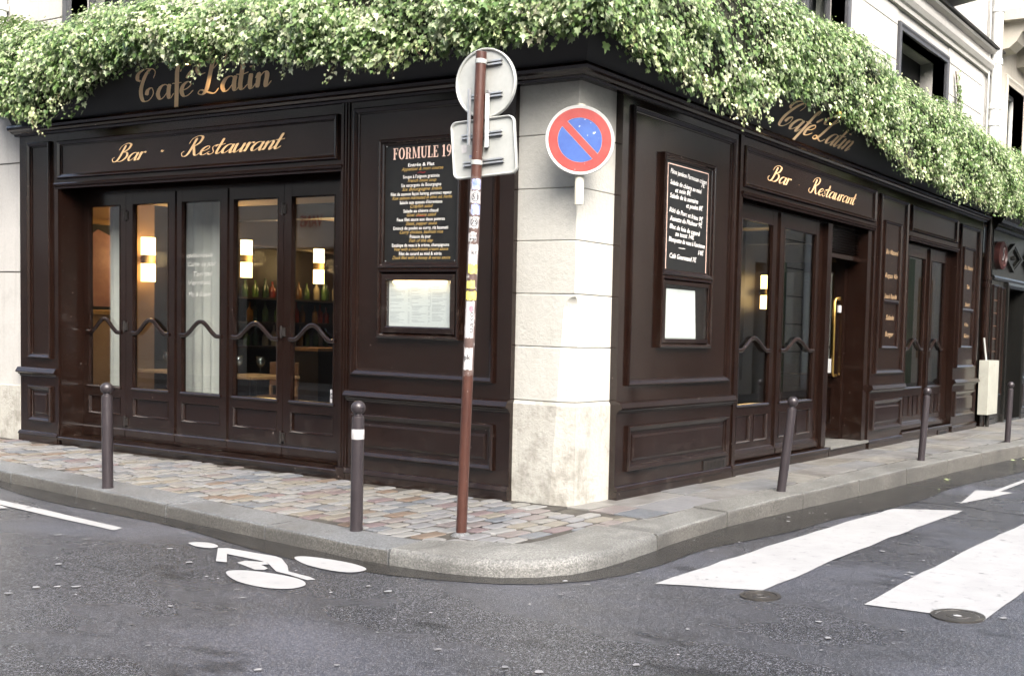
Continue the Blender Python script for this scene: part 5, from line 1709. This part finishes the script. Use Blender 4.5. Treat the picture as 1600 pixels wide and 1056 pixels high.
for yy in (2.4, 4.6, 6.8):
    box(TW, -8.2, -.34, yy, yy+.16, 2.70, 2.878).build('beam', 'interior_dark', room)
# poster on the end wall
po = thing('poster', 'framed poster with pink figure behind the first glass door', 'poster', (-8.19, 1.2, 1.5))
PF_ = lambda a, z, d: (-8.2+d, a, z)
TE = lambda a, d, z: (-8.2+d, a, z)
MB().frame(TE, .72, 1.66, 1.45, 2.62, [(0, 0), (0, .03), (.05, .03), (.06, .008)]).build('frame', 'poster_frame', po)
box(TE, .77, 1.61, .001, .006, 1.5, 2.57).build('sheet', 'board_black', po)
m = MB()
m.add([TE(a, .0075, z) for a, z in ((1.02, 1.55), (1.5, 1.55), (1.55, 2.0), (1.35, 2.2), (1.4, 2.42), (1.2, 2.5), (1.05, 2.38), (.95, 2.2), (1.05, 2.0))], [tuple(range(9))])
m.build('figure', 'poster_pink', po, fix=False)
def sconce(p, label, nrm=(1, 0, 0), s=1.0):
    t = thing('wall_sconce', label, 'lamp', p, 'cylinder lamps inside the cafe')
    x, y, z = p
    r = .085*s
    for a, b in ((-.28, -.055), (.055, .28)):
        MB().lathe(p, [(r, a*s), (r, b*s)], 18).build('lamp_shade', 'lampshade', t, smooth=True)
    MB().lathe(p, [(r*1.01, -.055*s), (r*1.01, .055*s)], 18).build('lattice_band', 'lattice', t, smooth=True)
    MB().tube([(x, y, z), (x-.09*nrm[0]*1.2, y-.09*nrm[1]*1.2, z)], .02, 6).build('wall_arm', 'iron', t)
    li = bpy.data.lights.new('sconce_light', 'POINT')
    li.energy = 4; li.color = (1.0, .68, .32); li.shadow_soft_size = .1
    lo = bpy.data.objects.new('light', li); COL.objects.link(lo); lo.parent = t
    lo.location = (.2*nrm[0], .2*nrm[1], 0)
sconce((-8.08, 1.80, 2.17), 'tall double cylinder lamp behind the second glass door')
sconce((-7.05, 2.47, 2.22), 'cylinder lamp behind the fourth glass door', (1, 0, 0), .85)
sconce((-7.05, 3.65, 2.20), 'cylinder lamp behind the fifth glass door beside the door post', (1, 0, 0), .85)
sconce((-1.95, 7.2, 2.05), 'cylinder lamp behind the right glass doors', (1, 0, 0), .85)
MB().box(TW, -7.45, -7.40, 2.4, 9.4, .09, 2.879).build('screen_wall', 'interior_dark', room)
gb = thing('globe_lamp', 'small round globe lamp beside the tall cylinder lamp', 'lamp', (-7.75, 1.98, 2.33))
MB().lathe((-7.75, 1.98, 2.33), [(.002, -.055), (.035, -.045), (.055, 0), (.035, .045), (.012, .055)], 14).build('globe', 'bulb', gb, smooth=True)
MB().tube([(-7.75, 1.98, 2.385), (-7.75, 1.98, 2.88)], .006, 6).build('cord', 'iron', gb)
def reflection_sheet(x0, x1, y, label):  # pale folded sheet added behind the glass to imitate the street's reflection
    n = 40; vs = []
    for zz in (.12, 1.2, 2.84):
        for k in range(n+1):
            t_ = k/n
            vs.append((x0+(x1-x0)*t_, y+.035*math.sin(t_*(x1-x0)*42)+.01*math.sin(t_*90+zz), zz))
    m_ = len(vs)
    vs += [(a_, b_+.006, c_) for a_, b_, c_ in vs]
    fs = [(r_*(n+1)+k, r_*(n+1)+k+1, (r_+1)*(n+1)+k+1, (r_+1)*(n+1)+k) for r_ in range(2) for k in range(n)]
    fs += [tuple(q+m_ for q in f) for f in fs]
    tag(MB().add(vs, fs).build('reflection_pale', 'reflection_pale', smooth='all', fix=False), label, 'reflection_pale')
reflection_sheet(-5.78, -5.15, .62, 'pale grey folded sheet standing in for the reflection in the third glass door')
reflection_sheet(-7.05, -6.72, .62, 'narrow pale sheet standing in for the reflection between the first and second glass doors')
# tables, glasses, chairs
def table(x, y, w, d_, label):
    t = thing('cafe_table', label, 'table', (x, y, .09))
    box(TW, x-w/2, x+w/2, y-d_/2, y+d_/2, .80, .83).build('table_top', 'table_wood', t, bevel=.004)
    MB().lathe((x, y, .09), [(.22, 0), (.22, .02), (.04, .05), (.035, .71)], 14).build('pedestal', 'iron', t, smooth=True)
    return t
table(-6.5, 1.15, .75, .65, 'wooden table set with wine glasses behind the second glass door')
table(-5.2, 1.1, .75, .65, 'wooden table set with wine glasses behind the third glass door')
table(-4.75, 2.6, .9, .7, 'wooden table with white napkins behind the fourth glass door')
table(-3.75, 2.1, .9, .7, 'wooden table with glasses and jars behind the fifth glass door')
def wine_glass(x, y, z, label):
    o = MB().lathe((x, y, z), [(.035, 0), (.033, .004), (.006, .008), (.005, .09), (.02, .10), (.042, .13), (.046, .165), (.036, .21), (.034, .21), (.043, .165), (.038, .133), (.002, .105)], 14).build('wine_glass', 'glass', smooth='all')
    tag(o, label, 'glass', 'wine glasses on the cafe tables')
for (x, y) in ((-6.55, 1.0), (-6.35, 1.1), (-5.25, .95), (-5.02, 1.05)):
    wine_glass(x, y, .83, 'wine glass on a table behind the second and third glass doors')
for (x, y) in ((-3.95, 2.0), (-3.5, 1.95), (-3.38, 2.1), (-4.0, 2.25)):
    wine_glass(x, y, .83, 'wine glass on the table behind the fifth glass door')
for i, (x, y) in enumerate(((-4.85, 2.5), (-4.5, 2.55))):
    tag(box(TW, x-.12, x+.12, y-.06, y+.06, .831, .85).build('napkin', 'napkin', bevel=.004), 'folded white napkin on the table behind the fourth glass door', 'napkin', 'folded napkins')
tag(MB().lathe((-3.72, 1.98, .831), [(.05, 0), (.06, .12), (.055, .12), (.045, .01)], 12).build('pot', 'table_wood', smooth=True), 'small tan pot on the table behind the fifth glass door', 'pot')
tag(MB().lathe((-3.84, 1.9, .831), [(.035, 0), (.035, .14), (.015, .17), (.015, .2)], 12).build('salt_jar', 'napkin', smooth=True), 'white jar on the table behind the fifth glass door', 'jar')
def chair(x, y, rz, label):
    t = thing('cafe_chair', label, 'chair', (x, y, .09))
    def Q(a, d, z): return (x+a*math.cos(rz)-d*math.sin(rz), y+a*math.sin(rz)+d*math.cos(rz), .09+z)
    box(Q, -.2, .2, -.2, .2, .43, .47).build('seat', 'chair_leather', t, bevel=.01)
    box(Q, -.2, .2, .18, .215, .58, .86).build('backrest', 'chair_leather', t, bevel=.012)
    for a in (-.18, .18):
        box(Q, a-.015, a+.015, -.19, -.16, 0, .43).build('leg', 'table_wood', t)
        box(Q, a-.015, a+.015, .172, .202, 0, .58).build('leg', 'table_wood', t)
chair(-3.3, 1.55, 2.6, 'brown leather chair behind the fifth glass door')
chair(-4.3, 1.9, 1.2, 'brown leather chair behind the fourth glass door')
chair(-5.6, 1.7, .2, 'brown leather chair behind the third glass door')
# bar shelf with bottles on the back partition
sh = thing('bar_shelf', 'dark bar shelf with rows of bottles inside the cafe', 'shelf', (-7.3, 4.5, .09))
for z in (1.10, 1.42, 1.74, 2.42):
    box(TW, -7.398, -7.12, 2.55, 7.0, z-.025, z).build('shelf_board', 'interior_dark', sh)
box(TW, -6.7, -6.2, 2.9, 6.5, .09, 1.06).build('counter', 'interior_dark', sh)
box(TW, -6.75, -6.15, 2.85, 6.55, 1.06, 1.10).build('counter_top', 'table_wood', sh)
bm_ = MB().lathe((0, 0, 0), [(.04, 0), (.042, .01), (.042, .15), (.015, .20), (.014, .26), (.016, .27)], 10)
first = None
rb = random.Random(9)
for z in (1.10, 1.42, 1.74):
    for k in range(30):
        y = 2.65+k*.135+rb.uniform(-.03, .03)
        if first is None:
            first = bm_.build('bottle', 'bottle_0', smooth=True); o = first
        else:
            o = first.copy(); COL.objects.link(o)
        o.location = (-7.25+rb.uniform(-.05, .05), y, z+.001)
        o.scale = (1, 1, rb.uniform(.8, 1.05))
        o.material_slots[0].link = 'OBJECT'
        o.material_slots[0].material = MATS['bottle_%d' % rb.randrange(5)]
        tag(o, 'bottle standing on the dark bar shelf inside the cafe', 'bottle', 'bottles on the bar shelf')
for k in range(4):
    li = bpy.data.lights.new('bar_light', 'POINT'); li.energy = 1.6; li.color = (1, .6, .28); li.shadow_soft_size = .05
    lo = bpy.data.objects.new('bar_light', li); COL.objects.link(lo)
    lo.parent = room
    lo.location = Vector((-6.9, 2.9+k*1.1, 2.55))-Vector((-4, 3, .1))

# ================================================================== BUILDINGS ACROSS THE STREETS (seen in the glass)
ob = thing('stone_building', 'pale stone house across the side street, mirrored in the left doors', 'building', (-18, -11.5, 0))
wall_with_holes(TW, -40, -8, -12, -11, -.15, 12.5, [(-19.1, -14.2, -.14, 3.2), (-27.5, -24.6, -.14, 3.0)]).build('wall', 'opposite_stone', ob)
box(TW, -19.1, -14.2, -11.6, -11.5, -.14, 3.2).build('shop_window', 'dark_void', ob)
box(TW, -27.5, -24.6, -11.6, -11.5, -.14, 3.0).build('shop_window', 'dark_void', ob)
box(TW, -39.9, -8.1, -11.0, -10.9, 4.9, 5.1).build('string_course', 'opposite_stone', ob)
box(TW, -21.2, -19.3, -11.0, -10.97, .3, 3.05).build('shutter', 'reflection_pale', ob)
box(TW, -23.6, -21.6, -11.0, -10.97, .3, 3.05).build('shutter', 'reflection_pale', ob)
for k in range(9):
    for z in (5.8, 9.0):
        x = -38+k*3.3
        box(TW, x, x+1.2, -11.0, -10.98, z, z+2.0).build('window', 'window_frame_grey', ob)
m = MB()
put_text(m, 'VANS', lambda a, z, l: (a, -10.985+l, z), -16.2, 3.68, .40, width=.75, bold=.02, mirror=True)
m.build('shop_lettering', 'red_ink', ob, fix=False)
ow = box(TW, -40, -6, -10.95, -8.9, -.2, -.01).build('pavement', 'flag_0', kind='structure')
oc = thing('stone_building', 'stone house across the crossing street, mirrored in the right doors', 'building', (8, 24, 0))
wall_with_holes(TR, 12.5, 44, 7.6, 8.6, -.2, 12.5, [(16.6, 17.9, .3, 4.9), (18.45, 19.05, -.1, 3.3), (26, 28.5, 0, 3.2)]).build('wall', 'opposite_stone', oc)
box(TR, 16.6, 17.9, 8.0, 8.1, .3, 4.9).build('window', 'window_frame_grey', oc)
box(TR, 18.45, 19.05, 8.0, 8.1, -.1, 3.3).build('doorway', 'dark_void', oc)
box(TR, 26, 28.5, 8.0, 8.1, 0, 3.2).build('shop_window', 'interior_wall', oc)
for z in (1.0, 1.75, 2.5, 3.25, 4.0):
    box(TR, 19.1, 25.9, 7.592, 7.602, z, z+.03).build('joint', 'dark_void', oc)
box(TR, 29.4, 30.4, 7.57, 7.605, -.1, 4.2).build('door', 'green_paint', oc)
box(TR, 30.9, 32.4, 7.57, 7.605, .8, 3.6).build('window', 'interior_wall', oc)
box(TR, 19.9, 20.25, 7.57, 7.605, -.1, 3.4).build('shutter', 'green_paint', oc)
box(TR, 22.2, 23.6, 7.57, 7.605, .8, 3.6).build('window', 'window_frame_grey', oc)
MB().rail(TR, 12.5, 44, [(7.6, 5.05), (7.3, 5.15), (7.2, 5.4), (7.6, 5.45)]).build('string_course', 'opposite_stone', oc)
MB().tube([TR(21.4, 7.5, 0), TR(21.4, 7.5, 12)], .10, 10).build('pipe', 'white_pipe', oc)
m = MB()
for k in range(22):
    a = 18.4+k*.09
    m.tube([TR(a, 7.25, 5.45), TR(a, 7.25, 6.4)], .014, 5)
    m.tube([TR(a, 7.25, 5.7), TR(a+.09, 7.25, 5.95), TR(a, 7.25, 6.2)], .014, 5)
m.box(TR, 18.35, 20.4, 7.24, 7.27, 6.4, 6.45)
m.build('balcony_railing', 'iron', oc)
for k in range(8):
    a = 13+k*3.4
    box(TR, a, a+1.2, 7.585, 7.605, 6.6, 8.8).build('window', 'window_frame_grey', oc)
box(TR, 12.5, 44, 6.2, 7.6, -.25, -.07).build('pavement', 'flag_1', kind='structure')

for nm_, lab, T_, a0, a1, d0_, d1_ in (('stone_building', 'pale stone house behind the street corner, across the crossroads', TW, -5.5, 34, -21.5, -20.0), ('stone_building', 'stone house far across the zebra crossing, beyond the junction', TR, -16, 7, 22.0, 23.5)):
    cc = T_((a0+a1)/2, (d0_+d1_)/2, -.2)
    hb = thing(nm_, lab, 'building', cc)
    box(T_, a0, a1, d0_, d1_, -.3, 12.6).build('wall', 'far_stone', hb)
    f_ = (d1_ if T_ is TW else d0_); sg = 1 if T_ is TW else -1
    x = a0+1.2
    while x < a1-2:
        for z in (.4, 4.4, 7.6, 10.4):
            lo_, hi_ = sorted((f_, f_+sg*.06))
            box(T_, x, x+1.3 if z > 1 else x+2.2, lo_, hi_, z, z+2.1 if z > 1 else 3.2).build('window', 'window_frame_grey', hb)
        x += 3.0

# ================================================================== IVY
rng = np.random.default_rng(11)
def vnoise(x, y, seed=0):
    s = np.zeros_like(x)
    r = np.random.default_rng(seed)
    for k in range(7):
        f = 0.8*1.75**k
        a = 1.0/1.45**k
        ph = r.uniform(0, 6.28, 4); th = r.uniform(0, 3.14)
        s += a*np.sin(f*(x*np.cos(th)+y*np.sin(th))+ph[0])*np.cos(f*1.1*(-x*np.sin(th)+y*np.cos(th))+ph[1])
    return s/2.2

LEAF_R = np.array([(0, -0.02), (.20, -.14), (.50, .05), (.34, .26), (.46, .52), (.18, .52), (0, 1.0)])
LEAF_L = LEAF_R[1:-1]*np.array([-1, 1])
def leaf_mesh(name, pos, nrm, tip, size, fold, mat, parent, kind='stuff'):
    """pos, nrm, tip: (N,3) arrays"""
    N = len(pos)
    nrm = nrm/np.linalg.norm(nrm, axis=1, keepdims=True)
    t = tip - nrm*np.sum(tip*nrm, axis=1, keepdims=True)
    t = t/np.linalg.norm(t, axis=1, keepdims=True)
    w = np.cross(nrm, t)
    loc = np.concatenate([LEAF_R, LEAF_L])         # 7 + 5
    lx, ly = loc[:, 0], loc[:, 1]
    lift = np.abs(lx)
    V = (pos[:, None, :] + size[:, None, None]*(lx[None, :, None]*w[:, None, :] + ly[None, :, None]*t[:, None, :]
         + (lift[None, :]*fold[:, None] - 0.25*(ly[None, :]**2)*0.6)[:, :, None]*nrm[:, None, :]))
    off = np.array(root_of(parent).location) if parent else np.zeros(3)
    V = (V - off).reshape(-1, 3)
    base = (np.arange(N)*12)[:, None]
    right = base + np.array([0, 1, 2, 3, 4, 5, 6])[None]
    left = base + np.array([6, 11, 10, 9, 8, 7, 0])[None]
    loops = np.concatenate([right, left], axis=1).reshape(-1).astype(np.int32)
    me = bpy.data.meshes.new(name)
    me.vertices.add(len(V)); me.vertices.foreach_set('co', V.astype(np.float32).ravel())
    me.loops.add(len(loops)); me.loops.foreach_set('vertex_index', loops)
    npoly = 2*N
    me.polygons.add(npoly)
    me.polygons.foreach_set('loop_start', np.arange(npoly, dtype=np.int32)*7)
    me.update(calc_edges=True)
    me.materials.append(MATS[mat])
    o = bpy.data.objects.new(name, me)
    COL.objects.link(o)
    o.parent = parent
    if kind: o['kind'] = kind
    return o

BL = np.array([(-8.3, 3.75), (-7.03, 3.56), (-6.56, 3.44), (-6.17, 3.56), (-5.68, 3.76), (-5.07, 3.86), (-4.48, 3.88), (-3.93, 3.82), (-3.53, 3.82), (-2.82, 3.71), (-2.27, 3.65), (-1.83, 3.56), (-1.54, 3.60), (-1.19, 3.62), (-.86, 3.64), (-.47, 3.63), (.07, 3.68), (.6, 3.76)])
BR = np.array([(-.9, 3.78), (-.62, 3.74), (-.11, 3.64), (.25, 3.58), (.86, 3.52), (1.55, 3.42), (2.0, 3.46), (2.25, 3.66), (2.7, 3.84), (3.5, 3.88), (4.1, 3.82), (4.5, 3.76), (5.42, 3.70), (6.12, 3.55), (7.97, 3.47), (9.39, 3.46), (11.44, 3.52), (15, 3.55), (19, 3.6)])
def ivy_surface(a, t, side_):
    """t in 0..1 from the wall top, over the bulge, down to the hanging edge; returns d, z and outward normal (d,z)"""
    zb = np.interp(a, *(BL.T if side_ == 'L' else BR.T))
    bulge = 0.58 + 0.10*vnoise(a*0.9, t*1.5, 3)
    if side_ == 'L':
        e = np.clip((a+8.15)/1.15, 0, 1); endf = np.sqrt(np.clip(1-(1-e)**2, 0, 1))
        bulge = bulge*endf
        ztop = 4.58 - 0.035*(a+8) + 0.14*np.clip((a+4)/2.5, 0, 1) + 0.06*np.sin(a*2.1)
    else:
        ztop = 4.92 - 0.022*a + 0.05*np.sin(a*1.7)
    # cross-section: quarter bulge from (0, ztop) out to (bulge, zmid) then hanging to zb
    zm = zb + 0.52*(ztop-zb)
    u = np.clip(t/0.5, 0, 1); v = np.clip((t-0.5)/0.5, 0, 1)
    ang = u*np.pi/2
    d = np.where(t < .5, -0.1+(bulge+.1)*np.sin(ang), bulge*(1+0.06*np.sin(v*np.pi)) - 0.05*v*v)
    z = np.where(t < .5, zm+(ztop-zm)*np.cos(ang), zm+(zb-zm)*v)
    nd = np.where(t < .5, np.sin(ang)+.25, 1.0)
    nz = np.where(t < .5, np.cos(ang)+.25, 0.28-0.15*v)
    return d, z, nd, nz, bulge

def make_ivy(side_, a0, a1, count, label):
    T = TL if side_ == 'L' else TR
    root = thing('ivy', label, 'ivy', T((a0+a1)/2, 0, 3.5))
    # dark backing sheet added under the leaves for their shaded depth
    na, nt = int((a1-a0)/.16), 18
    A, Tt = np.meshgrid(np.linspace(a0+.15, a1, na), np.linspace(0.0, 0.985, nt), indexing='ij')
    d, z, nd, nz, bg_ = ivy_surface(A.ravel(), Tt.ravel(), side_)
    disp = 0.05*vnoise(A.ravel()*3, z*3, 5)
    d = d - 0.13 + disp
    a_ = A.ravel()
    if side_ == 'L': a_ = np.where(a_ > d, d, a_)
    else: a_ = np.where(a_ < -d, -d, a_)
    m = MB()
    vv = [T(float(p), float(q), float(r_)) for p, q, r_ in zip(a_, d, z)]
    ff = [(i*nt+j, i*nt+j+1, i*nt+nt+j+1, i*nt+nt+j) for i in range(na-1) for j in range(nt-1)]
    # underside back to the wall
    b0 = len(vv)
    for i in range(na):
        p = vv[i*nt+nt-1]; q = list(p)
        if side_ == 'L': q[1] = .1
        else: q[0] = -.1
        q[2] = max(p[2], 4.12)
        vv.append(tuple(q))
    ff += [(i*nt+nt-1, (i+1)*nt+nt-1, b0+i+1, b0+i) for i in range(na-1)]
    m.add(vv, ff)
    m.build('dark_backing', 'dark_backing', root, smooth='all', fix=False)
    # leaves
    a = rng.uniform(a0, a1, count)
    t = rng.uniform(0, 1, count)**0.85
    d, z, nd, nz, bg_ = ivy_surface(a, t, side_)
    clump = vnoise(a*2.2, z*2.6, 9)
    fine = vnoise(a*7, z*8, 21)
    keep = rng.uniform(0, 1, count) < 0.60+0.55*clump+0.35*fine
    lay = rng.uniform(-.14, .04, count) + 0.11*clump + 0.065*fine
    # ragged lower edge
    rag = np.where(t > .86, rng.uniform(-.09, .05, count)*(t-.86)/.14 + 0.05*vnoise(a*6, a*0, 31)*(t-.86)/.14, 0)
    nl = np.sqrt(nd**2+nz**2)
    d = d + lay*nd/nl; z = z + lay*nz/nl + rag
    mit = (a <= d+.02) if side_ == 'L' else (a >= -d-.02)
    ok = keep & mit
    a, d, z, nd, nz, t = a[ok], d[ok], z[ok], nd[ok], nz[ok], t[ok]
    N = len(a)
    if side_ == 'L':
        pos = np.stack([a, -d, z], 1); nr_ = np.stack([np.zeros(N), -nd, nz+.25], 1); tp = np.stack([rng.normal(0, .6, N), np.full(N, -.45), np.full(N, -1.0)], 1)
        endm = np.clip((-7.2-a)/.8, 0, 1); nr_[:, 0] -= endm*1.2
    else:
        pos = np.stack([d, a, z], 1); nr_ = np.stack([nd, np.zeros(N), nz+.25], 1); tp = np.stack([np.full(N, .45), rng.normal(0, .6, N), np.full(N, -1.0)], 1)
    nr_ = nr_ + rng.normal(0, .36, (N, 3))
    size = np.clip(rng.lognormal(-3.38, .36, N), .015, .08)*(1+.25*np.clip(vnoise(a*3, z*3, 77), -1, 1))
    fold = rng.uniform(-.1, .35, N)
    leaf_mesh('foliage', pos, nr_, tp, size, fold, 'ivy_leaf', root)
    # pale young shoot leaves on the surface
    k = N//13
    idx = rng.choice(N, k, replace=False)
    p2 = pos[idx] + nr_[idx]/np.linalg.norm(nr_[idx], axis=1, keepdims=True)*rng.uniform(.02, .07, (k, 1))
    leaf_mesh('young_leaves', p2, nr_[idx]+rng.normal(0, .3, (k, 3)), tp[idx]+rng.normal(0, .4, (k, 3)), rng.uniform(.022, .04, k), rng.uniform(0, .4, k), 'ivy_tip', root)
    return root

def strands(root, side_, specs):
    T = TL if side_ == 'L' else TR
    for (a, L, sway) in specs:
        zb = float(np.interp(a, *(BL.T if side_ == 'L' else BR.T)))
        d0_ = .50
        n = 12; pts = []
        rr = random.Random(int(a*100))
        for i in range(n+1):
            s = i/n
            pts.append(Vector(T(a+sway*s*s+.012*math.sin(s*9+a), d0_+.05*math.sin(s*3)+.02*s, zb+.10-(L+.10)*s+.04*sway*(s**4))))
        st_ = MB().tube(pts, [.0035*(1-.6*i/n) for i in range(n+1)], 5).build('trailing_strand', 'stem', root, fix=False)
        P = []; Nn = []; Tp = []; S = []
        for i in range(int(L*75)+14):
            s = rr.random()
            q = pts[0].lerp(pts[-1], 0) if False else pts[min(n-1, int(s*n))].lerp(pts[min(n, int(s*n)+1)], s*n-int(s*n))
            e = Vector((rr.gauss(0, 1), rr.gauss(0, 1), rr.gauss(0, .5)))*.028*(1.2-s*.7)
            P.append(q+e)
            out = Vector(T(0, 1, 0))
            Nn.append(out+Vector((rr.gauss(0, .5), rr.gauss(0, .5), rr.uniform(.1, .9))))
            Tp.append(Vector((rr.gauss(0, .6), rr.gauss(0, .6), -1)))
            S.append(rr.uniform(.024, .046)*(1.1-s*.45))
        lo = leaf_mesh('strand_leaves', np.array(P), np.array(Nn), np.array(Tp), np.array(S), np.full(len(P), .2), 'ivy_tip', st_, None)

def more(a0, a1, n, seed):
    r_ = random.Random(seed)
    return [(a0+(a1-a0)*(k+r_.random())/n, r_.uniform(.02, .10), r_.uniform(-.10, .10)) for k in range(n)]
iv_l = make_ivy('L', -8.2, .75, 62000, 'thick variegated ivy hanging over the fascia left of the corner')
iv_r = make_ivy('R', -.75, 16.5, 98000, 'thick wind-blown ivy hanging over the fascia right of the corner')
strands(iv_l, 'L', [(-6.55, .20, .18), (-5.62, .05, .05), (-4.75, .06, .02), (-4.25, .10, -.05), (-3.92, .26, -.12), (-3.86, .16, -.05), (-3.50, .22, -.14), (-3.30, .12, -.05), (-2.72, .16, -.10), (-2.42, .08, -.05), (-2.10, .16, -.16), (-1.92, .14, -.12), (-1.70, .10, .02), (-1.62, .08, -.06), (-1.38, .18, -.16), (-1.05, .10, -.02), (-.78, .05, .03), (-.20, .06, .05), (.25, .05, .04)] + more(-6.9, .4, 26, 1))
strands(iv_r, 'R', [(-.30, .08, .05), (.15, .14, .1), (.55, .12, .1), (.95, .16, .05), (1.35, .14, .1), (1.6, .18, .1), (1.85, .16, .15), (2.05, .12, .2), (2.25, .10, .2), (4.5, .08, .05), (5.6, .10, .2), (6.1, .12, .2), (7.0, .06, .1), (8.2, .10, .2), (9.0, .08, .1)] + more(-.4, 2.2, 8, 2) + more(4.6, 11, 22, 3))
# a strand of ivy climbing beside the second upper window
vine = thing('ivy', 'thin ivy tendril climbing the wall beside the right upper window', 'ivy', (0, 9.7, 4.6))
pts = [Vector(TR(9.75+.25*math.sin(s*2.2)-.35*s, -.06, 4.35+1.15*s)) for s in [k/14 for k in range(15)]]
MB().tube(pts, .01, 5).build('stem', 'stem', vine, fix=False)
P = []; Nn = []; Tp = []
rr = random.Random(4)
for i in range(420):
    s = rr.random()**1.5
    q = pts[min(13, int(s*14))]
    P.append(q+Vector((rr.uniform(.0, .06), rr.gauss(0, .09*(1.1-s)), rr.gauss(0, .05))))
    Nn.append((1, rr.gauss(0, .5), rr.gauss(.3, .4))); Tp.append((.3, rr.gauss(0, .6), -1))
leaf_mesh('foliage', np.array(P), np.array(Nn), np.array(Tp), np.array([rr.uniform(.03, .055) for _ in P]), np.full(len(P), .2), 'ivy_leaf', vine)

# a few fallen leaves in the gutter
for i, (x, y, s) in enumerate(((1.30, 5.55, .05), (1.33, 5.60, .045), (1.42, 8.3, .05), (1.45, 8.6, .04), (1.47, 8.9, .05), (1.55, 4.6, .02))):
    lf = leaf_mesh('fallen_leaf', np.array([[x, y, road_z(x, y)+.012]]), np.array([[.2, .1, 1.0]]), np.array([[math.cos(i*2.), math.sin(i*2.), .2]]), np.array([s*1.6]), np.array([.25]), 'ivy_tip', None, None)
    tag(lf, 'pale fallen leaf lying in the wet gutter by the right kerb', 'leaf', 'fallen leaves in the gutter')
